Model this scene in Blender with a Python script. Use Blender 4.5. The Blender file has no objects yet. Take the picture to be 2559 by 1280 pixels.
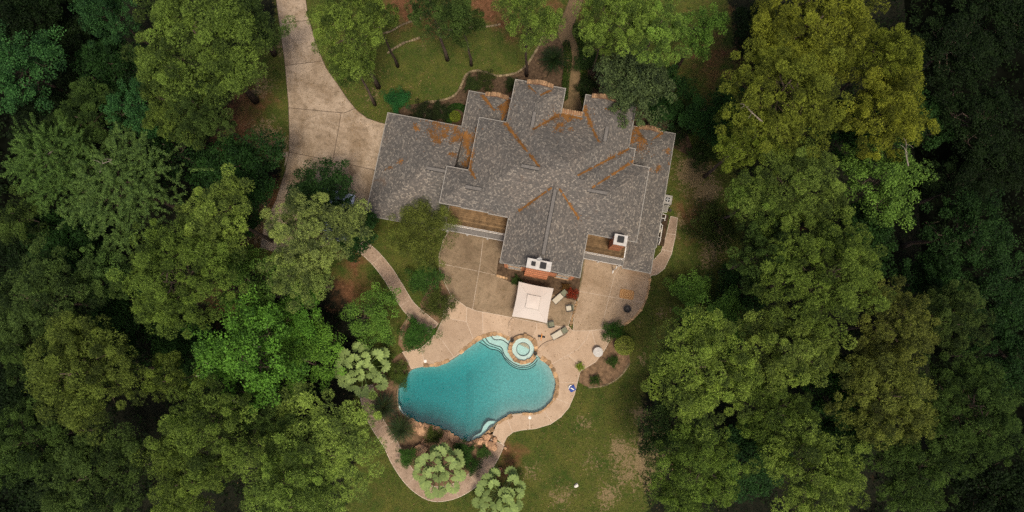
import bpy, math, random
import numpy as np
from mathutils import Vector, Matrix, Euler

# ------------------------------------------------------------------ camera, sky, sun, exposure
scn = bpy.context.scene
COL = scn.collection
FPX, CAM_H = 1750.0, 78.0                      # focal length in photo pixels, drone height in metres
TILT = math.atan((850 - 640) / FPX)            # the point straight below the drone sits at photo row 850
cam_d = bpy.data.cameras.new("camera"); cam_d.sensor_fit = 'HORIZONTAL'; cam_d.sensor_width = 36.0
cam_d.lens = 36.0 * FPX / 2559.0; cam_d.clip_start = 1.0; cam_d.clip_end = 2000.0
cam = bpy.data.objects.new("camera", cam_d); COL.objects.link(cam)
cam.location = (0, 0, CAM_H); cam.rotation_euler = (TILT, 0, 0)
scn.camera = cam

SUN_EL, SUN_AZ = math.radians(69), math.radians(166)   # azimuth clockwise from +Y
world = bpy.data.worlds.new("World"); scn.world = world; world.use_nodes = True
wn = world.node_tree.nodes; wl = world.node_tree.links
bg = wn["Background"]
sky = wn.new("ShaderNodeTexSky"); sky.sky_type = 'NISHITA'; sky.sun_disc = False
sky.sun_elevation = SUN_EL; sky.sun_rotation = SUN_AZ
sky.air_density = 0.8; sky.dust_density = 6.0; sky.ozone_density = 0.3
wl.new(sky.outputs[0], bg.inputs[0]); bg.inputs[1].default_value = 0.068
sun_d = bpy.data.lights.new("sun", 'SUN'); sun_d.energy = 1.5; sun_d.angle = math.radians(12); sun_d.color = (1.0, 0.90, 0.74)
sun = bpy.data.objects.new("sun", sun_d); COL.objects.link(sun)
sdir = Vector((math.sin(SUN_AZ) * math.cos(SUN_EL), math.cos(SUN_AZ) * math.cos(SUN_EL), math.sin(SUN_EL)))
sun.rotation_euler = sdir.to_track_quat('Z', 'Y').to_euler(); sun.location = (0, -40, 90)
scn.view_settings.view_transform = 'Standard'; scn.view_settings.look = 'None'
scn.view_settings.exposure = 1.04; scn.view_settings.gamma = 1.0
scn.render.engine = 'CYCLES'
scn.cycles.max_bounces = 8; scn.cycles.diffuse_bounces = 3; scn.cycles.glossy_bounces = 2
scn.cycles.transmission_bounces = 4; scn.cycles.transparent_max_bounces = 12; scn.cycles.volume_bounces = 0
scn.cycles.use_denoising = False
scn.cycles.sample_clamp_indirect = 4.0

rnd = random.Random(11)
RNG = np.random.default_rng(7)

# ------------------------------------------------------------------ photo pixel -> place on a level surface at height z
CT, ST = math.cos(TILT), math.sin(TILT)
def P(px, py, z=0.0):
    dx = (px - 1279.5) / FPX; k = (640 - py) / FPX
    dy = k * CT + ST; dz = k * ST - CT
    t = (z - CAM_H) / dz
    return (dx * t, dy * t)
def P3(px, py, z=0.0):
    x, y = P(px, py, z); return Vector((x, y, z))
def PP(pts, z=0.0): return [P(a, b, z) for a, b in pts]
HROT = math.radians(-10.8)                     # the house is turned by this angle
HO = P(1390, 480, 0)
def L(px, py, z):                              # pixel at height z -> house coordinates (u along, v up the picture)
    x, y = P(px, py, z); x -= HO[0]; y -= HO[1]
    c, s = math.cos(HROT), math.sin(HROT)
    return (x * c + y * s, -x * s + y * c)
def H2W(u, v):
    c, s = math.cos(HROT), math.sin(HROT)
    return (HO[0] + u * c - v * s, HO[1] + u * s + v * c)

# ------------------------------------------------------------------ materials
def newmat(name):
    m = bpy.data.materials.new(name); m.use_nodes = True
    nt = m.node_tree; nt.nodes.clear()
    out = nt.nodes.new("ShaderNodeOutputMaterial")
    return m, nt, out
class NB:
    def __init__(s, nt): s.nt = nt
    def n(s, t, **kw):
        x = s.nt.nodes.new(t)
        for k, v in kw.items(): setattr(x, k, v)
        return x
    def link(s, a, b): s.nt.links.new(a, b)
    def noise(s, vec, scale, detail=4, rough=0.6, dist=0.0):
        x = s.n("ShaderNodeTexNoise"); x.inputs["Scale"].default_value = scale
        x.inputs["Detail"].default_value = detail; x.inputs["Roughness"].default_value = rough
        x.inputs["Distortion"].default_value = dist
        if vec is not None: s.link(vec, x.inputs["Vector"])
        return x.outputs["Fac"]
    def ramp(s, fac, a, b, lo=0.0, hi=1.0):
        x = s.n("ShaderNodeMapRange"); x.inputs[1].default_value = a; x.inputs[2].default_value = b
        x.inputs[3].default_value = lo; x.inputs[4].default_value = hi
        s.link(fac, x.inputs[0]); return x.outputs[0]
    def mix(s, fac, a, b, mode='MIX'):
        x = s.n("ShaderNodeMix", data_type='RGBA', blend_type=mode)
        for i, v in ((0, fac), (6, a), (7, b)):
            if hasattr(v, "is_linked") or hasattr(v, "links"): s.link(v, x.inputs[i])
            elif i == 0: x.inputs[0].default_value = v
            else: x.inputs[i].default_value = (*v, 1) if len(v) == 3 else v
        return x.outputs[2]
    def math(s, op, a, b=None):
        x = s.n("ShaderNodeMath", operation=op)
        for i, v in ((0, a), (1, b)):
            if v is None: continue
            if hasattr(v, "links"): s.link(v, x.inputs[i])
            else: x.inputs[i].default_value = v
        return x.outputs[0]
    def pos(s): return s.n("ShaderNodeNewGeometry").outputs["Position"]
    def obj(s): return s.n("ShaderNodeTexCoord").outputs["Object"]
    def attr(s, name, out="Fac"):
        x = s.n("ShaderNodeAttribute"); x.attribute_name = name; return x.outputs[out]
    def bump(s, h, strength=0.4, dist=0.02):
        x = s.n("ShaderNodeBump"); x.inputs["Strength"].default_value = strength; x.inputs["Distance"].default_value = dist
        s.link(h, x.inputs["Height"]); return x.outputs[0]
    def bsdf(s, out, col, rough=0.8, spec=0.3, metal=0.0, normal=None):
        b = s.n("ShaderNodeBsdfPrincipled")
        if hasattr(col, "links"): s.link(col, b.inputs["Base Color"])
        else: b.inputs["Base Color"].default_value = (*col, 1)
        if hasattr(rough, "links"): s.link(rough, b.inputs["Roughness"])
        else: b.inputs["Roughness"].default_value = rough
        b.inputs["Specular IOR Level"].default_value = spec; b.inputs["Metallic"].default_value = metal
        if normal is not None: s.link(normal, b.inputs["Normal"])
        s.link(b.outputs[0], out.inputs[0]); return b

def simple(name, col, rough=0.7, var=0.25, scale=6.0, spec=0.3, metal=0.0, bump=0.0):
    m, nt, out = newmat(name); b = NB(nt); p = b.obj()
    f = b.noise(p, scale, 5, 0.65)
    c2 = tuple(c * (1 - var) for c in col); c1 = tuple(min(1, c * (1 + var)) for c in col)
    c = b.mix(b.ramp(f, 0.3, 0.7), c2, c1)
    if var > 0.34:                              # stones, boards and the like differ piece by piece
        t = b.ramp(b.n("ShaderNodeObjectInfo").outputs["Random"], 0, 1, 0.68, 1.3)
        cc = b.n("ShaderNodeCombineColor")
        for i in range(3): b.link(t, cc.inputs[i])
        c = b.mix(1.0, c, cc.outputs[0], 'MULTIPLY')
    b.bsdf(out, c, rough, spec, metal, b.bump(f, bump, 0.05) if bump else None)
    return m

def concrete(name, base, dark, moss, moss_amt=0.5, grain=0.35):
    m, nt, out = newmat(name); b = NB(nt); p = b.pos()
    oi = b.n("ShaderNodeObjectInfo")
    big = b.noise(p, 0.35, 6, 0.62, 0.6); mid = b.noise(p, 1.7, 5, 0.7, 0.3); fine = b.noise(p, 9.0, 3, 0.75)
    c = b.mix(b.ramp(big, 0.40, 0.64), base, dark)
    c = b.mix(b.math('MULTIPLY', b.ramp(mid, 0.50, 0.70), moss_amt), c, moss)
    c = b.mix(b.ramp(fine, 0.3, 0.7), c, b.mix(1.0, c, (1 - grain, 1 - grain, 1 - grain), 'MULTIPLY'))
    tone = b.ramp(oi.outputs["Random"], 0, 1, 0.88, 1.10)
    comb = b.n("ShaderNodeCombineColor")
    for i in range(3): b.link(tone, comb.inputs[i])
    c = b.mix(1.0, c, comb.outputs[0], 'MULTIPLY')
    b.bsdf(out, c, 0.9, 0.2, 0, b.bump(fine, 0.35, 0.03))
    return m

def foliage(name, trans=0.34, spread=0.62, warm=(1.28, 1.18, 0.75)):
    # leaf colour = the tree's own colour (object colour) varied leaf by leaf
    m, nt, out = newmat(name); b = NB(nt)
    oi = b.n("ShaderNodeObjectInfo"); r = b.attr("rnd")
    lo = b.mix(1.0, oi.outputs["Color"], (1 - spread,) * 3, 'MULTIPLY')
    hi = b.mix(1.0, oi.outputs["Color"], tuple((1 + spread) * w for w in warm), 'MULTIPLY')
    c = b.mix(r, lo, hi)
    d = b.n("ShaderNodeBsdfPrincipled"); b.link(c, d.inputs["Base Color"])
    d.inputs["Roughness"].default_value = 0.6; d.inputs["Specular IOR Level"].default_value = 0.08
    t = b.n("ShaderNodeBsdfTranslucent"); b.link(c, t.inputs[0])
    x = b.n("ShaderNodeMixShader"); x.inputs[0].default_value = trans
    b.link(d.outputs[0], x.inputs[1]); b.link(t.outputs[0], x.inputs[2]); b.link(x.outputs[0], out.inputs[0])
    return m

M = {}
M['leaf'] = foliage("leaf_foliage"); M['palm'] = foliage("palm_leaf", 0.2, 0.25, (1.1, 1.05, 0.9))
M['bark'] = simple("bark", (0.085, 0.062, 0.048), 0.95, 0.5, 3.0, 0.1, 0, 0.8)
M['deadwood'] = simple("dead_branch", (0.20, 0.17, 0.14), 0.9, 0.3, 5.0, 0.1)
M['drive'] = concrete("driveway_concrete", (0.40, 0.31, 0.225), (0.23, 0.165, 0.105), (0.10, 0.075, 0.045), 0.55, 0.45)
M['terrace'] = concrete("terrace_concrete", (0.28, 0.205, 0.13), (0.19, 0.135, 0.083), (0.10, 0.077, 0.04), 0.55, 0.38)
M['terrace_r'] = concrete("side_terrace_concrete", (0.38, 0.28, 0.19), (0.29, 0.205, 0.13), (0.17, 0.12, 0.066), 0.4, 0.32)
M['deck'] = concrete("pool_deck_concrete", (0.44, 0.325, 0.228), (0.37, 0.265, 0.18), (0.26, 0.18, 0.112), 0.35, 0.24)
M['walk'] = concrete("garden_walk_concrete", (0.38, 0.275, 0.20), (0.28, 0.195, 0.135), (0.12, 0.085, 0.05), 0.4, 0.4)
M['frontwalk'] = concrete("front_walk_stone", (0.20, 0.135, 0.07), (0.13, 0.09, 0.045), (0.06, 0.055, 0.022), 0.6, 0.5)
M['joint'] = simple("pale_joint", (0.52, 0.44, 0.36), 0.9, 0.2, 3)
M['jointd'] = simple("dark_joint", (0.07, 0.05, 0.035), 0.95, 0.3, 3)
M['flag'] = simple("flagstone", (0.30, 0.19, 0.10), 0.85, 0.55, 1.7, 0.25, 0, 0.4)
M['rock'] = simple("boulder_rock", (0.32, 0.19, 0.11), 0.9, 0.5, 2.2, 0.2, 0, 0.9)
M['edge'] = simple("edging_stone", (0.17, 0.13, 0.075), 0.9, 0.4, 4, 0.2, 0, 0.5)
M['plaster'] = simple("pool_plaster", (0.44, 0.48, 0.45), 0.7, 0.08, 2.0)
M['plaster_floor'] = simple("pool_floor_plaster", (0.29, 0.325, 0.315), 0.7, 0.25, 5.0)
M['tile'] = simple("dark_edge_tile", (0.03, 0.045, 0.05), 0.4, 0.3, 5)
M['brick'] = simple("orange_brick", (0.42, 0.17, 0.085), 0.9, 0.35, 5, 0.2, 0, 0.4)
M['brick_pale'] = simple("pale_brick_cap", (0.25, 0.155, 0.085), 0.9, 0.45, 4, 0.2, 0, 0.4)
M['cap'] = simple("chimney_cap_concrete", (0.42, 0.40, 0.375), 0.85, 0.2, 3)
M['black'] = simple("soot_shade_black", (0.015, 0.015, 0.016), 0.7, 0.3, 4)
M['white'] = simple("white_paint", (0.62, 0.60, 0.56), 0.6, 0.1, 3)
M['trim'] = simple("grey_trim", (0.24, 0.225, 0.20), 0.6, 0.15, 3)
M['timber'] = simple("weathered_deck_board", (0.14, 0.09, 0.045), 0.85, 0.45, 2.5, 0.2)
M['canvas'] = simple("canopy_canvas", (0.47, 0.42, 0.38), 0.85, 0.05, 0.8)
M['canvas2'] = simple("canopy_vent_canvas", (0.50, 0.445, 0.40), 0.85, 0.05, 0.8)
M['metal'] = simple("grey_metal", (0.35, 0.35, 0.34), 0.45, 0.15, 3, 0.5, 0.6)
M['darkmetal'] = simple("dark_metal", (0.035, 0.032, 0.03), 0.5, 0.3, 5, 0.4, 0.3)
M['cushion'] = simple("beige_cushion", (0.42, 0.38, 0.30), 0.9, 0.12, 4)
M['cushion_g'] = simple("grey_green_cushion", (0.15, 0.155, 0.105), 0.9, 0.2, 4)
M['glass'] = simple("window_glass", (0.03, 0.04, 0.05), 0.08, 0.1, 1, 0.6)
M['orange'] = simple("orange_plastic", (0.65, 0.25, 0.05), 0.5, 0.1, 3)
M['blue'] = simple("blue_cloth", (0.03, 0.06, 0.24), 0.8, 0.3, 5)
M['urn'] = simple("dark_glazed_urn", (0.02, 0.028, 0.03), 0.35, 0.3, 4, 0.5)
M['terracotta'] = simple("terracotta", (0.30, 0.15, 0.09), 0.85, 0.2, 4)
M['pebble'] = simple("white_stone", (0.62, 0.58, 0.52), 0.9, 0.15, 4)
M['needle'] = simple("pine_needle_litter", (0.135, 0.062, 0.018), 0.95, 0.45, 0.9, 0.1)
M['ventcap'] = simple("ridge_cap_shingle", (0.125, 0.115, 0.105), 0.9, 0.3, 6)
M['fallen'] = simple("dry_leaf", (0.22, 0.145, 0.07), 0.9, 0.5, 3.0, 0.1)
M['car'] = simple("car_paint", (0.45, 0.50, 0.58), 0.3, 0.05, 1, 0.5, 0.2)
M['rubber'] = simple("black_rubber", (0.02, 0.02, 0.02), 0.85, 0.2, 4)
M['soil'] = simple("forest_floor", (0.0025, 0.003, 0.002), 0.97, 0.5, 0.6, 0.0, 0, 0.5)  # near-black: deep shade between the trees is put into this floor colour
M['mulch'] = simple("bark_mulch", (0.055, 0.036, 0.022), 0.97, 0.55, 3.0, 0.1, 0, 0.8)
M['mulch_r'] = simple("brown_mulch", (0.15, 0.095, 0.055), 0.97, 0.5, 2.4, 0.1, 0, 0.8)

def rug_mat():
    m, nt, out = newmat("woven_rug"); b = NB(nt); p = b.obj()
    w = b.n("ShaderNodeTexWave", wave_type='RINGS', rings_direction='SPHERICAL'); w.inputs["Scale"].default_value = 1.6; w.inputs["Distortion"].default_value = 2.0
    b.link(p, w.inputs["Vector"])
    c = b.mix(w.outputs["Fac"], (0.26, 0.12, 0.04), (0.46, 0.28, 0.13))
    b.bsdf(out, c, 0.95, 0.1); return m
M['rug'] = rug_mat()

def shingle():
    m, nt, out = newmat("asphalt_shingle"); b = NB(nt)
    uv = b.n("ShaderNodeUVMap").outputs[0]; p = b.pos()
    br = b.n("ShaderNodeTexBrick"); br.offset = 0.5; br.offset_frequency = 2
    br.inputs["Scale"].default_value = 1.0; br.inputs["Brick Width"].default_value = 0.21; br.inputs["Row Height"].default_value = 0.16
    br.inputs["Mortar Size"].default_value = 0.014; br.inputs["Mortar Smooth"].default_value = 0.2; br.inputs["Bias"].default_value = -0.1
    br.inputs["Color1"].default_value = (0.0, 0.0, 0.0, 1); br.inputs["Color2"].default_value = (1, 1, 1, 1); br.inputs["Mortar"].default_value = (0.12, 0.12, 0.12, 1)
    wob = b.n("ShaderNodeVectorMath", operation='ADD')
    nv = b.n("ShaderNodeTexNoise"); nv.inputs["Scale"].default_value = 1.3; b.link(uv, nv.inputs["Vector"])
    sc = b.n("ShaderNodeVectorMath", operation='SCALE'); sc.inputs["Scale"].default_value = 0.05; b.link(nv.outputs["Color"], sc.inputs[0])
    b.link(uv, wob.inputs[0]); b.link(sc.outputs[0], wob.inputs[1]); b.link(wob.outputs[0], br.inputs["Vector"])
    g = br.outputs["Color"]
    cr = b.n("ShaderNodeValToRGB"); e = cr.color_ramp.elements
    e[0].position = 0.0; e[0].color = (0.062, 0.059, 0.057, 1); e[1].position = 1.0; e[1].color = (0.28, 0.252, 0.212, 1)
    for pos_, col in ((0.30, (0.085, 0.078, 0.072)), (0.52, (0.135, 0.118, 0.104)), (0.66, (0.125, 0.116, 0.108)), (0.74, (0.20, 0.178, 0.152))):
        x = e.new(pos_); x.color = (*col, 1)
    b.link(g, cr.inputs[0])
    big = b.noise(p, 0.28, 5, 0.6, 0.5)
    c = b.mix(b.ramp(big, 0.38, 0.66), b.mix(1.0, cr.outputs[0], (0.78, 0.80, 0.82), 'MULTIPLY'), b.mix(1.0, cr.outputs[0], (1.10, 1.05, 1.0), 'MULTIPLY'))
    stain = b.noise(p, 0.8, 4, 0.7, 0.8)
    c = b.mix(b.ramp(stain, 0.62, 0.78, 0, 0.5), c, (0.12, 0.06, 0.025))
    fine = b.noise(p, 16, 2, 0.6)
    c = b.mix(0.22, c, b.mix(b.ramp(fine, 0.35, 0.65), (0.03, 0.03, 0.03), (0.30, 0.27, 0.23)))
    b.bsdf(out, c, 0.92, 0.2, 0, b.bump(g, 0.5, 0.03)); return m
M['shingle'] = shingle()

def lawn_mat():
    m, nt, out = newmat("lawn_grass"); b = NB(nt); p = b.pos()
    n1 = b.noise(p, 0.5, 6, 0.65, 0.4); n2 = b.noise(p, 2.2, 5, 0.7, 0.3); n3 = b.noise(p, 11, 3, 0.8); n4 = b.noise(p, 1.1, 6, 0.72, 1.2)
    g = b.mix(b.ramp(n1, 0.35, 0.65), (0.034, 0.060, 0.009), (0.080, 0.088, 0.018))
    g = b.mix(b.ramp(n2, 0.45, 0.72, 0, 0.7), g, (0.085, 0.075, 0.025))
    g = b.mix(b.ramp(n3, 0.3, 0.75), b.mix(1.0, g, (0.38, 0.42, 0.4), 'MULTIPLY'), b.mix(1.0, g, (1.6, 1.5, 1.3), 'MULTIPLY'))
    dry = b.mix(b.ramp(n3, 0.35, 0.65), (0.075, 0.060, 0.026), (0.27, 0.19, 0.105))
    straw = b.mix(b.ramp(n2, 0.35, 0.65), (0.075, 0.035, 0.014), (0.15, 0.07, 0.035))
    forest = b.mix(b.ramp(n2, 0.35, 0.65), (0.003, 0.005, 0.002), (0.010, 0.010, 0.005))  # litter tones with the wood's shade painted in
    af = b.attr("grass"); ad = b.attr("dry"); as_ = b.attr("straw")
    sh = lambda a, n, w: b.ramp(b.math('ADD', a, b.ramp(n, 0.2, 0.8, -0.5, 0.5)), 0.5 - w, 0.5 + w)
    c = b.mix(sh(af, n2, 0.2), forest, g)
    c = b.mix(sh(as_, n1, 0.25), c, straw)
    n5 = b.noise(p, 4.0, 5, 0.75, 0.6)
    mixn = b.math('ADD', b.ramp(n4, 0.25, 0.75, -0.4, 0.4), b.ramp(n5, 0.25, 0.75, -0.55, 0.55))
    c = b.mix(b.math('MULTIPLY', b.ramp(b.math('ADD', ad, mixn), 0.50, 0.66), 0.9), c, dry)
    spots = b.ramp(b.noise(p, 0.9, 3, 0.6, 0.8), 0.74, 0.78)
    c = b.mix(b.math('MULTIPLY', spots, af), c, (0.24, 0.17, 0.095))
    b.bsdf(out, c, 0.95, 0.15, 0, b.bump(n3, 0.7, 0.08)); return m
M['lawn'] = lawn_mat()

def grass_mat():
    m, nt, out = newmat("grass_blades"); b = NB(nt); p = b.pos(); r = b.attr("rnd")
    n1 = b.noise(p, 0.6, 4, 0.6)
    c = b.mix(b.ramp(n1, 0.35, 0.65), (0.030, 0.056, 0.009), (0.072, 0.080, 0.018))
    c = b.mix(b.ramp(r, 0.80, 1.0), c, (0.13, 0.105, 0.05))
    b.bsdf(out, c, 0.7, 0.2); return m
M['grass'] = grass_mat()

def water_mat():
    m, nt, out = newmat("pool_water"); b = NB(nt); p = b.pos()
    n = b.noise(p, 2.6, 4, 0.65, 0.5)
    bp = b.bump(n, 0.12, 0.04)
    fr = b.n("ShaderNodeFresnel"); fr.inputs["IOR"].default_value = 1.33; b.link(bp, fr.inputs["Normal"])
    tr = b.n("ShaderNodeBsdfTransparent"); gl = b.n("ShaderNodeBsdfGlossy"); gl.inputs["Roughness"].default_value = 0.06; b.link(bp, gl.inputs["Normal"])
    x = b.n("ShaderNodeMixShader"); b.link(fr.outputs[0], x.inputs[0]); b.link(tr.outputs[0], x.inputs[1]); b.link(gl.outputs[0], x.inputs[2])
    b.link(x.outputs[0], out.inputs["Surface"])
    v = b.n("ShaderNodeVolumeAbsorption"); v.inputs["Color"].default_value = (0.27, 0.85, 0.868, 1); v.inputs["Density"].default_value = 1.0
    b.link(v.outputs[0], out.inputs["Volume"])
    return m
M['water'] = water_mat()

# ------------------------------------------------------------------ mesh helpers
def link(o, parent=None):
    COL.objects.link(o)
    if parent is not None: o.parent = parent
    return o
def tag(o, label=None, cat=None, group=None, kind=None):
    if label: o["label"] = label
    if cat: o["category"] = cat
    if group: o["group"] = group
    if kind: o["kind"] = kind
    return o
def empty(name, loc=(0, 0, 0), rz=0.0, parent=None):
    o = bpy.data.objects.new(name, None); o.location = loc; o.rotation_euler = (0, 0, rz); o.empty_display_size = 0.3
    return link(o, parent)
def mk(name, verts, faces, mat, parent=None, smooth=False, loc=None, rz=0.0):
    me = bpy.data.meshes.new(name); me.from_pydata([tuple(v) for v in verts], [], faces); me.update()
    me.materials.append(M[mat] if isinstance(mat, str) else mat)
    if smooth: me.polygons.foreach_set("use_smooth", [True] * len(me.polygons))
    o = bpy.data.objects.new(name, me)
    if loc is not None: o.location = loc
    if rz: o.rotation_euler = (0, 0, rz)
    return link(o, parent)
def inst(me, name, parent=None, loc=(0, 0, 0), rot=(0, 0, 0), scale=(1, 1, 1), color=None):
    o = bpy.data.objects.new(name, me); o.location = loc; o.rotation_euler = rot; o.scale = scale
    if color is not None: o.color = (*color, 1)
    return link(o, parent)
class MB:
    """collects shapes that make up ONE part"""
    def __init__(s): s.v = []; s.f = []
    def add(s, v, f):
        k = len(s.v); s.v += [tuple(x) for x in v]; s.f += [tuple(i + k for i in q) for q in f]; return s
    def box(s, c, d, rz=0.0, tilt=None):
        hx, hy, hz = d[0] / 2, d[1] / 2, d[2] / 2
        vs = [Vector((x, y, z)) for z in (-hz, hz) for y in (-hy, hy) for x in (-hx, hx)]
        R = Euler(tilt).to_matrix() if tilt else Matrix.Rotation(rz, 3, 'Z')
        vs = [R @ q + Vector(c) for q in vs]
        return s.add(vs, [(0, 2, 3, 1), (4, 5, 7, 6), (0, 1, 5, 4), (2, 6, 7, 3), (0, 4, 6, 2), (1, 3, 7, 5)])
    def tube(s, pts, rad, n=6, cap=True):
        pts = [Vector(p) for p in pts]; rad = rad if isinstance(rad, (list, tuple)) else [rad] * len(pts)
        vs = []; fs = []
        for i, p in enumerate(pts):
            t = (pts[min(i + 1, len(pts) - 1)] - pts[max(i - 1, 0)]).normalized()
            a = t.orthogonal().normalized() if i == 0 else (pa - t * pa.dot(t)).normalized()
            pa = a; bb = t.cross(a)
            for k in range(n):
                w = 2 * math.pi * k / n; vs.append(p + (a * math.cos(w) + bb * math.sin(w)) * rad[i])
        for i in range(len(pts) - 1):
            for k in range(n):
                fs.append((i * n + k, i * n + (k + 1) % n, (i + 1) * n + (k + 1) % n, (i + 1) * n + k))
        if cap: fs += [tuple(reversed(range(n))), tuple((len(pts) - 1) * n + k for k in range(n))]
        return s.add(vs, fs)
    def lathe(s, prof, n=20, c=(0, 0, 0)):
        vs = []; fs = []
        for r, z in prof:
            for k in range(n):
                w = 2 * math.pi * k / n; vs.append((c[0] + r * math.cos(w), c[1] + r * math.sin(w), c[2] + z))
        for i in range(len(prof) - 1):
            for k in range(n): fs.append((i * n + k, i * n + (k + 1) % n, (i + 1) * n + (k + 1) % n, (i + 1) * n + k))
        fs += [tuple(reversed(range(n))), tuple((len(prof) - 1) * n + k for k in range(n))]
        return s.add(vs, fs)
    def prism(s, poly, z0, z1):
        n = len(poly)
        vs = [(x, y, z0) for x, y in poly] + [(x, y, z1) for x, y in poly]
        fs = [tuple(range(n, 2 * n)), tuple(reversed(range(n)))] + [(i, (i + 1) % n, n + (i + 1) % n, n + i) for i in range(n)]
        return s.add(vs, fs)
    def build(s, name, mat, parent=None, smooth=False, **kw): return mk(name, s.v, s.f, mat, parent, smooth, **kw)

def area(p): return 0.5 * sum(p[i][0] * p[(i + 1) % len(p)][1] - p[(i + 1) % len(p)][0] * p[i][1] for i in range(len(p)))
def ccw(p): return list(p) if area(p) > 0 else list(reversed(p))
def catmull(pts, closed=False, n=5):
    r = []; N = len(pts)
    for i in range(N if closed else N - 1):
        g = (lambda k: pts[k % N]) if closed else (lambda k: pts[max(0, min(N - 1, k))])
        p0, p1, p2, p3 = g(i - 1), g(i), g(i + 1), g(i + 2)
        for j in range(n):
            t = j / n
            r.append(tuple(0.5 * (2 * p1[k] + (p2[k] - p0[k]) * t + (2 * p0[k] - 5 * p1[k] + 4 * p2[k] - p3[k]) * t * t + (3 * p1[k] - p0[k] - 3 * p2[k] + p3[k]) * t ** 3) for k in (0, 1)))
    if not closed: r.append(tuple(pts[-1]))
    return r
def offset(poly, d):                             # d > 0 shrinks a ccw polygon
    poly = ccw(poly); n = len(poly); r = []
    for i in range(n):
        a, b_, c = Vector(poly[i - 1]), Vector(poly[i]), Vector(poly[(i + 1) % n])
        e1 = (b_ - a); e2 = (c - b_)
        if e1.length < 1e-6 or e2.length < 1e-6: r.append(tuple(b_)); continue
        n1 = Vector((-e1.y, e1.x)).normalized(); n2 = Vector((-e2.y, e2.x)).normalized()
        m = n1 + n2
        if m.length < 0.2: r.append(tuple(b_)); continue
        m.normalize(); k = d / max(0.35, m.dot(n1)); r.append(tuple(b_ + m * k))
    return r
def inside(pt, poly):
    x, y = pt; c = False; j = len(poly) - 1
    for i in range(len(poly)):
        xi, yi = poly[i]; xj, yj = poly[j]
        if (yi > y) != (yj > y) and x < (xj - xi) * (y - yi) / (yj - yi) + xi: c = not c
        j = i
    return c
def inside_np(X, Y, poly):
    c = np.zeros(X.shape, bool); j = len(poly) - 1
    for i in range(len(poly)):
        xi, yi = poly[i]; xj, yj = poly[j]
        if yi != yj: c ^= ((yi > Y) != (yj > Y)) & (X < (xj - xi) * (Y - yi) / (yj - yi) + xi)
        j = i
    return c
def split(poly, cut):
    hits = []; n = len(poly)
    for j in range(len(cut) - 1):
        c, d = Vector(cut[j]), Vector(cut[j + 1]); s_ = d - c
        for i in range(n):
            a, b_ = Vector(poly[i]), Vector(poly[(i + 1) % n]); e = b_ - a
            den = e.x * s_.y - e.y * s_.x
            if abs(den) < 1e-9: continue
            q = c - a; t = (q.x * s_.y - q.y * s_.x) / den; w = (q.x * e.y - q.y * e.x) / den
            if 0 <= t < 1 and 0 <= w < 1: hits.append((j + w, i, t, tuple(a + e * t)))
    hits.sort()
    if len(hits) != 2: return [poly]
    (w1, i1, t1, p1), (w2, i2, t2, p2) = hits
    mid = [tuple(cut[k]) for k in range(int(w1) + 1, int(w2) + 1)]
    def walk(i, t, k, u):
        if i == k and u > t: return []
        r = []; x = i
        while True:
            x = (x + 1) % n; r.append(poly[x])
            if x == k: return r
    A = [p1] + walk(i1, t1, i2, t2) + [p2] + mid[::-1]
    B = [p2] + walk(i2, t2, i1, t1) + [p1] + mid
    return [q for q in (A, B) if abs(area(q)) > 0.05]
def ring_faces(outer, hole):                     # a sheet with a hole, as two polygons
    outer = ccw(outer); hole = ccw(hole)
    li = min(range(len(hole)), key=lambda i: hole[i][0]); ri = max(range(len(hole)), key=lambda i: hole[i][0])
    def hit(p, sgn):
        best = None
        for i in range(len(outer)):
            a, b_ = outer[i], outer[(i + 1) % len(outer)]
            if (a[1] > p[1]) != (b_[1] > p[1]):
                x = a[0] + (b_[0] - a[0]) * (p[1] - a[1]) / (b_[1] - a[1])
                if (x - p[0]) * sgn > 0 and (best is None or abs(x - p[0]) < abs(best[1] - p[0])): best = (i, x)
        return best[0], (best[1], p[1])
    lI, lp = hit(hole[li], -1); rI, rp = hit(hole[ri], 1)
    n = len(outer); m = len(hole)
    def w(lst, a, b_):                           # items after a up to and including b_, cyclic
        r = []; x = a
        while x != b_: x = (x + 1) % len(lst); r.append(lst[x])
        return r
    upper = [rp] + w(outer, rI, lI) + [lp] + [hole[li]] + list(reversed(w(hole, ri, (li - 1) % m))) + [hole[ri]]
    lower = [lp] + w(outer, lI, rI) + [rp] + [hole[ri]] + list(reversed(w(hole, li, (ri - 1) % m))) + [hole[li]]
    return upper, lower
def sheet(name, polys, z, mat, kind="structure", parent=None, skirt=0.0):
    v = []; f = []
    for p in polys:
        p = ccw(p); k = len(v); v += [(x, y, z) for x, y in p]; f.append(tuple(range(k, k + len(p))))
    o = mk(name, v, f, mat, parent)
    if parent is None: tag(o, kind=kind)
    return o
def paved(name, outline, cuts, z, mat, joint, kind="structure", gap=0.022, th=0.05, pieces='slab', bedmat=None):
    """a paved area: one slab per panel between the joints, on a bed that shows in the joints"""
    polys = [ccw(outline)]
    for c in cuts: polys = [q for p in polys for q in split(p, c)]
    root = sheet(name, [offset(outline, -0.02)], z - 0.012, joint, kind)
    for p in polys:
        q = offset(p, gap)
        if abs(area(q)) < 0.05: continue
        MB().prism(q, z - th, z).build(pieces, mat, root)
    return root
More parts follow.
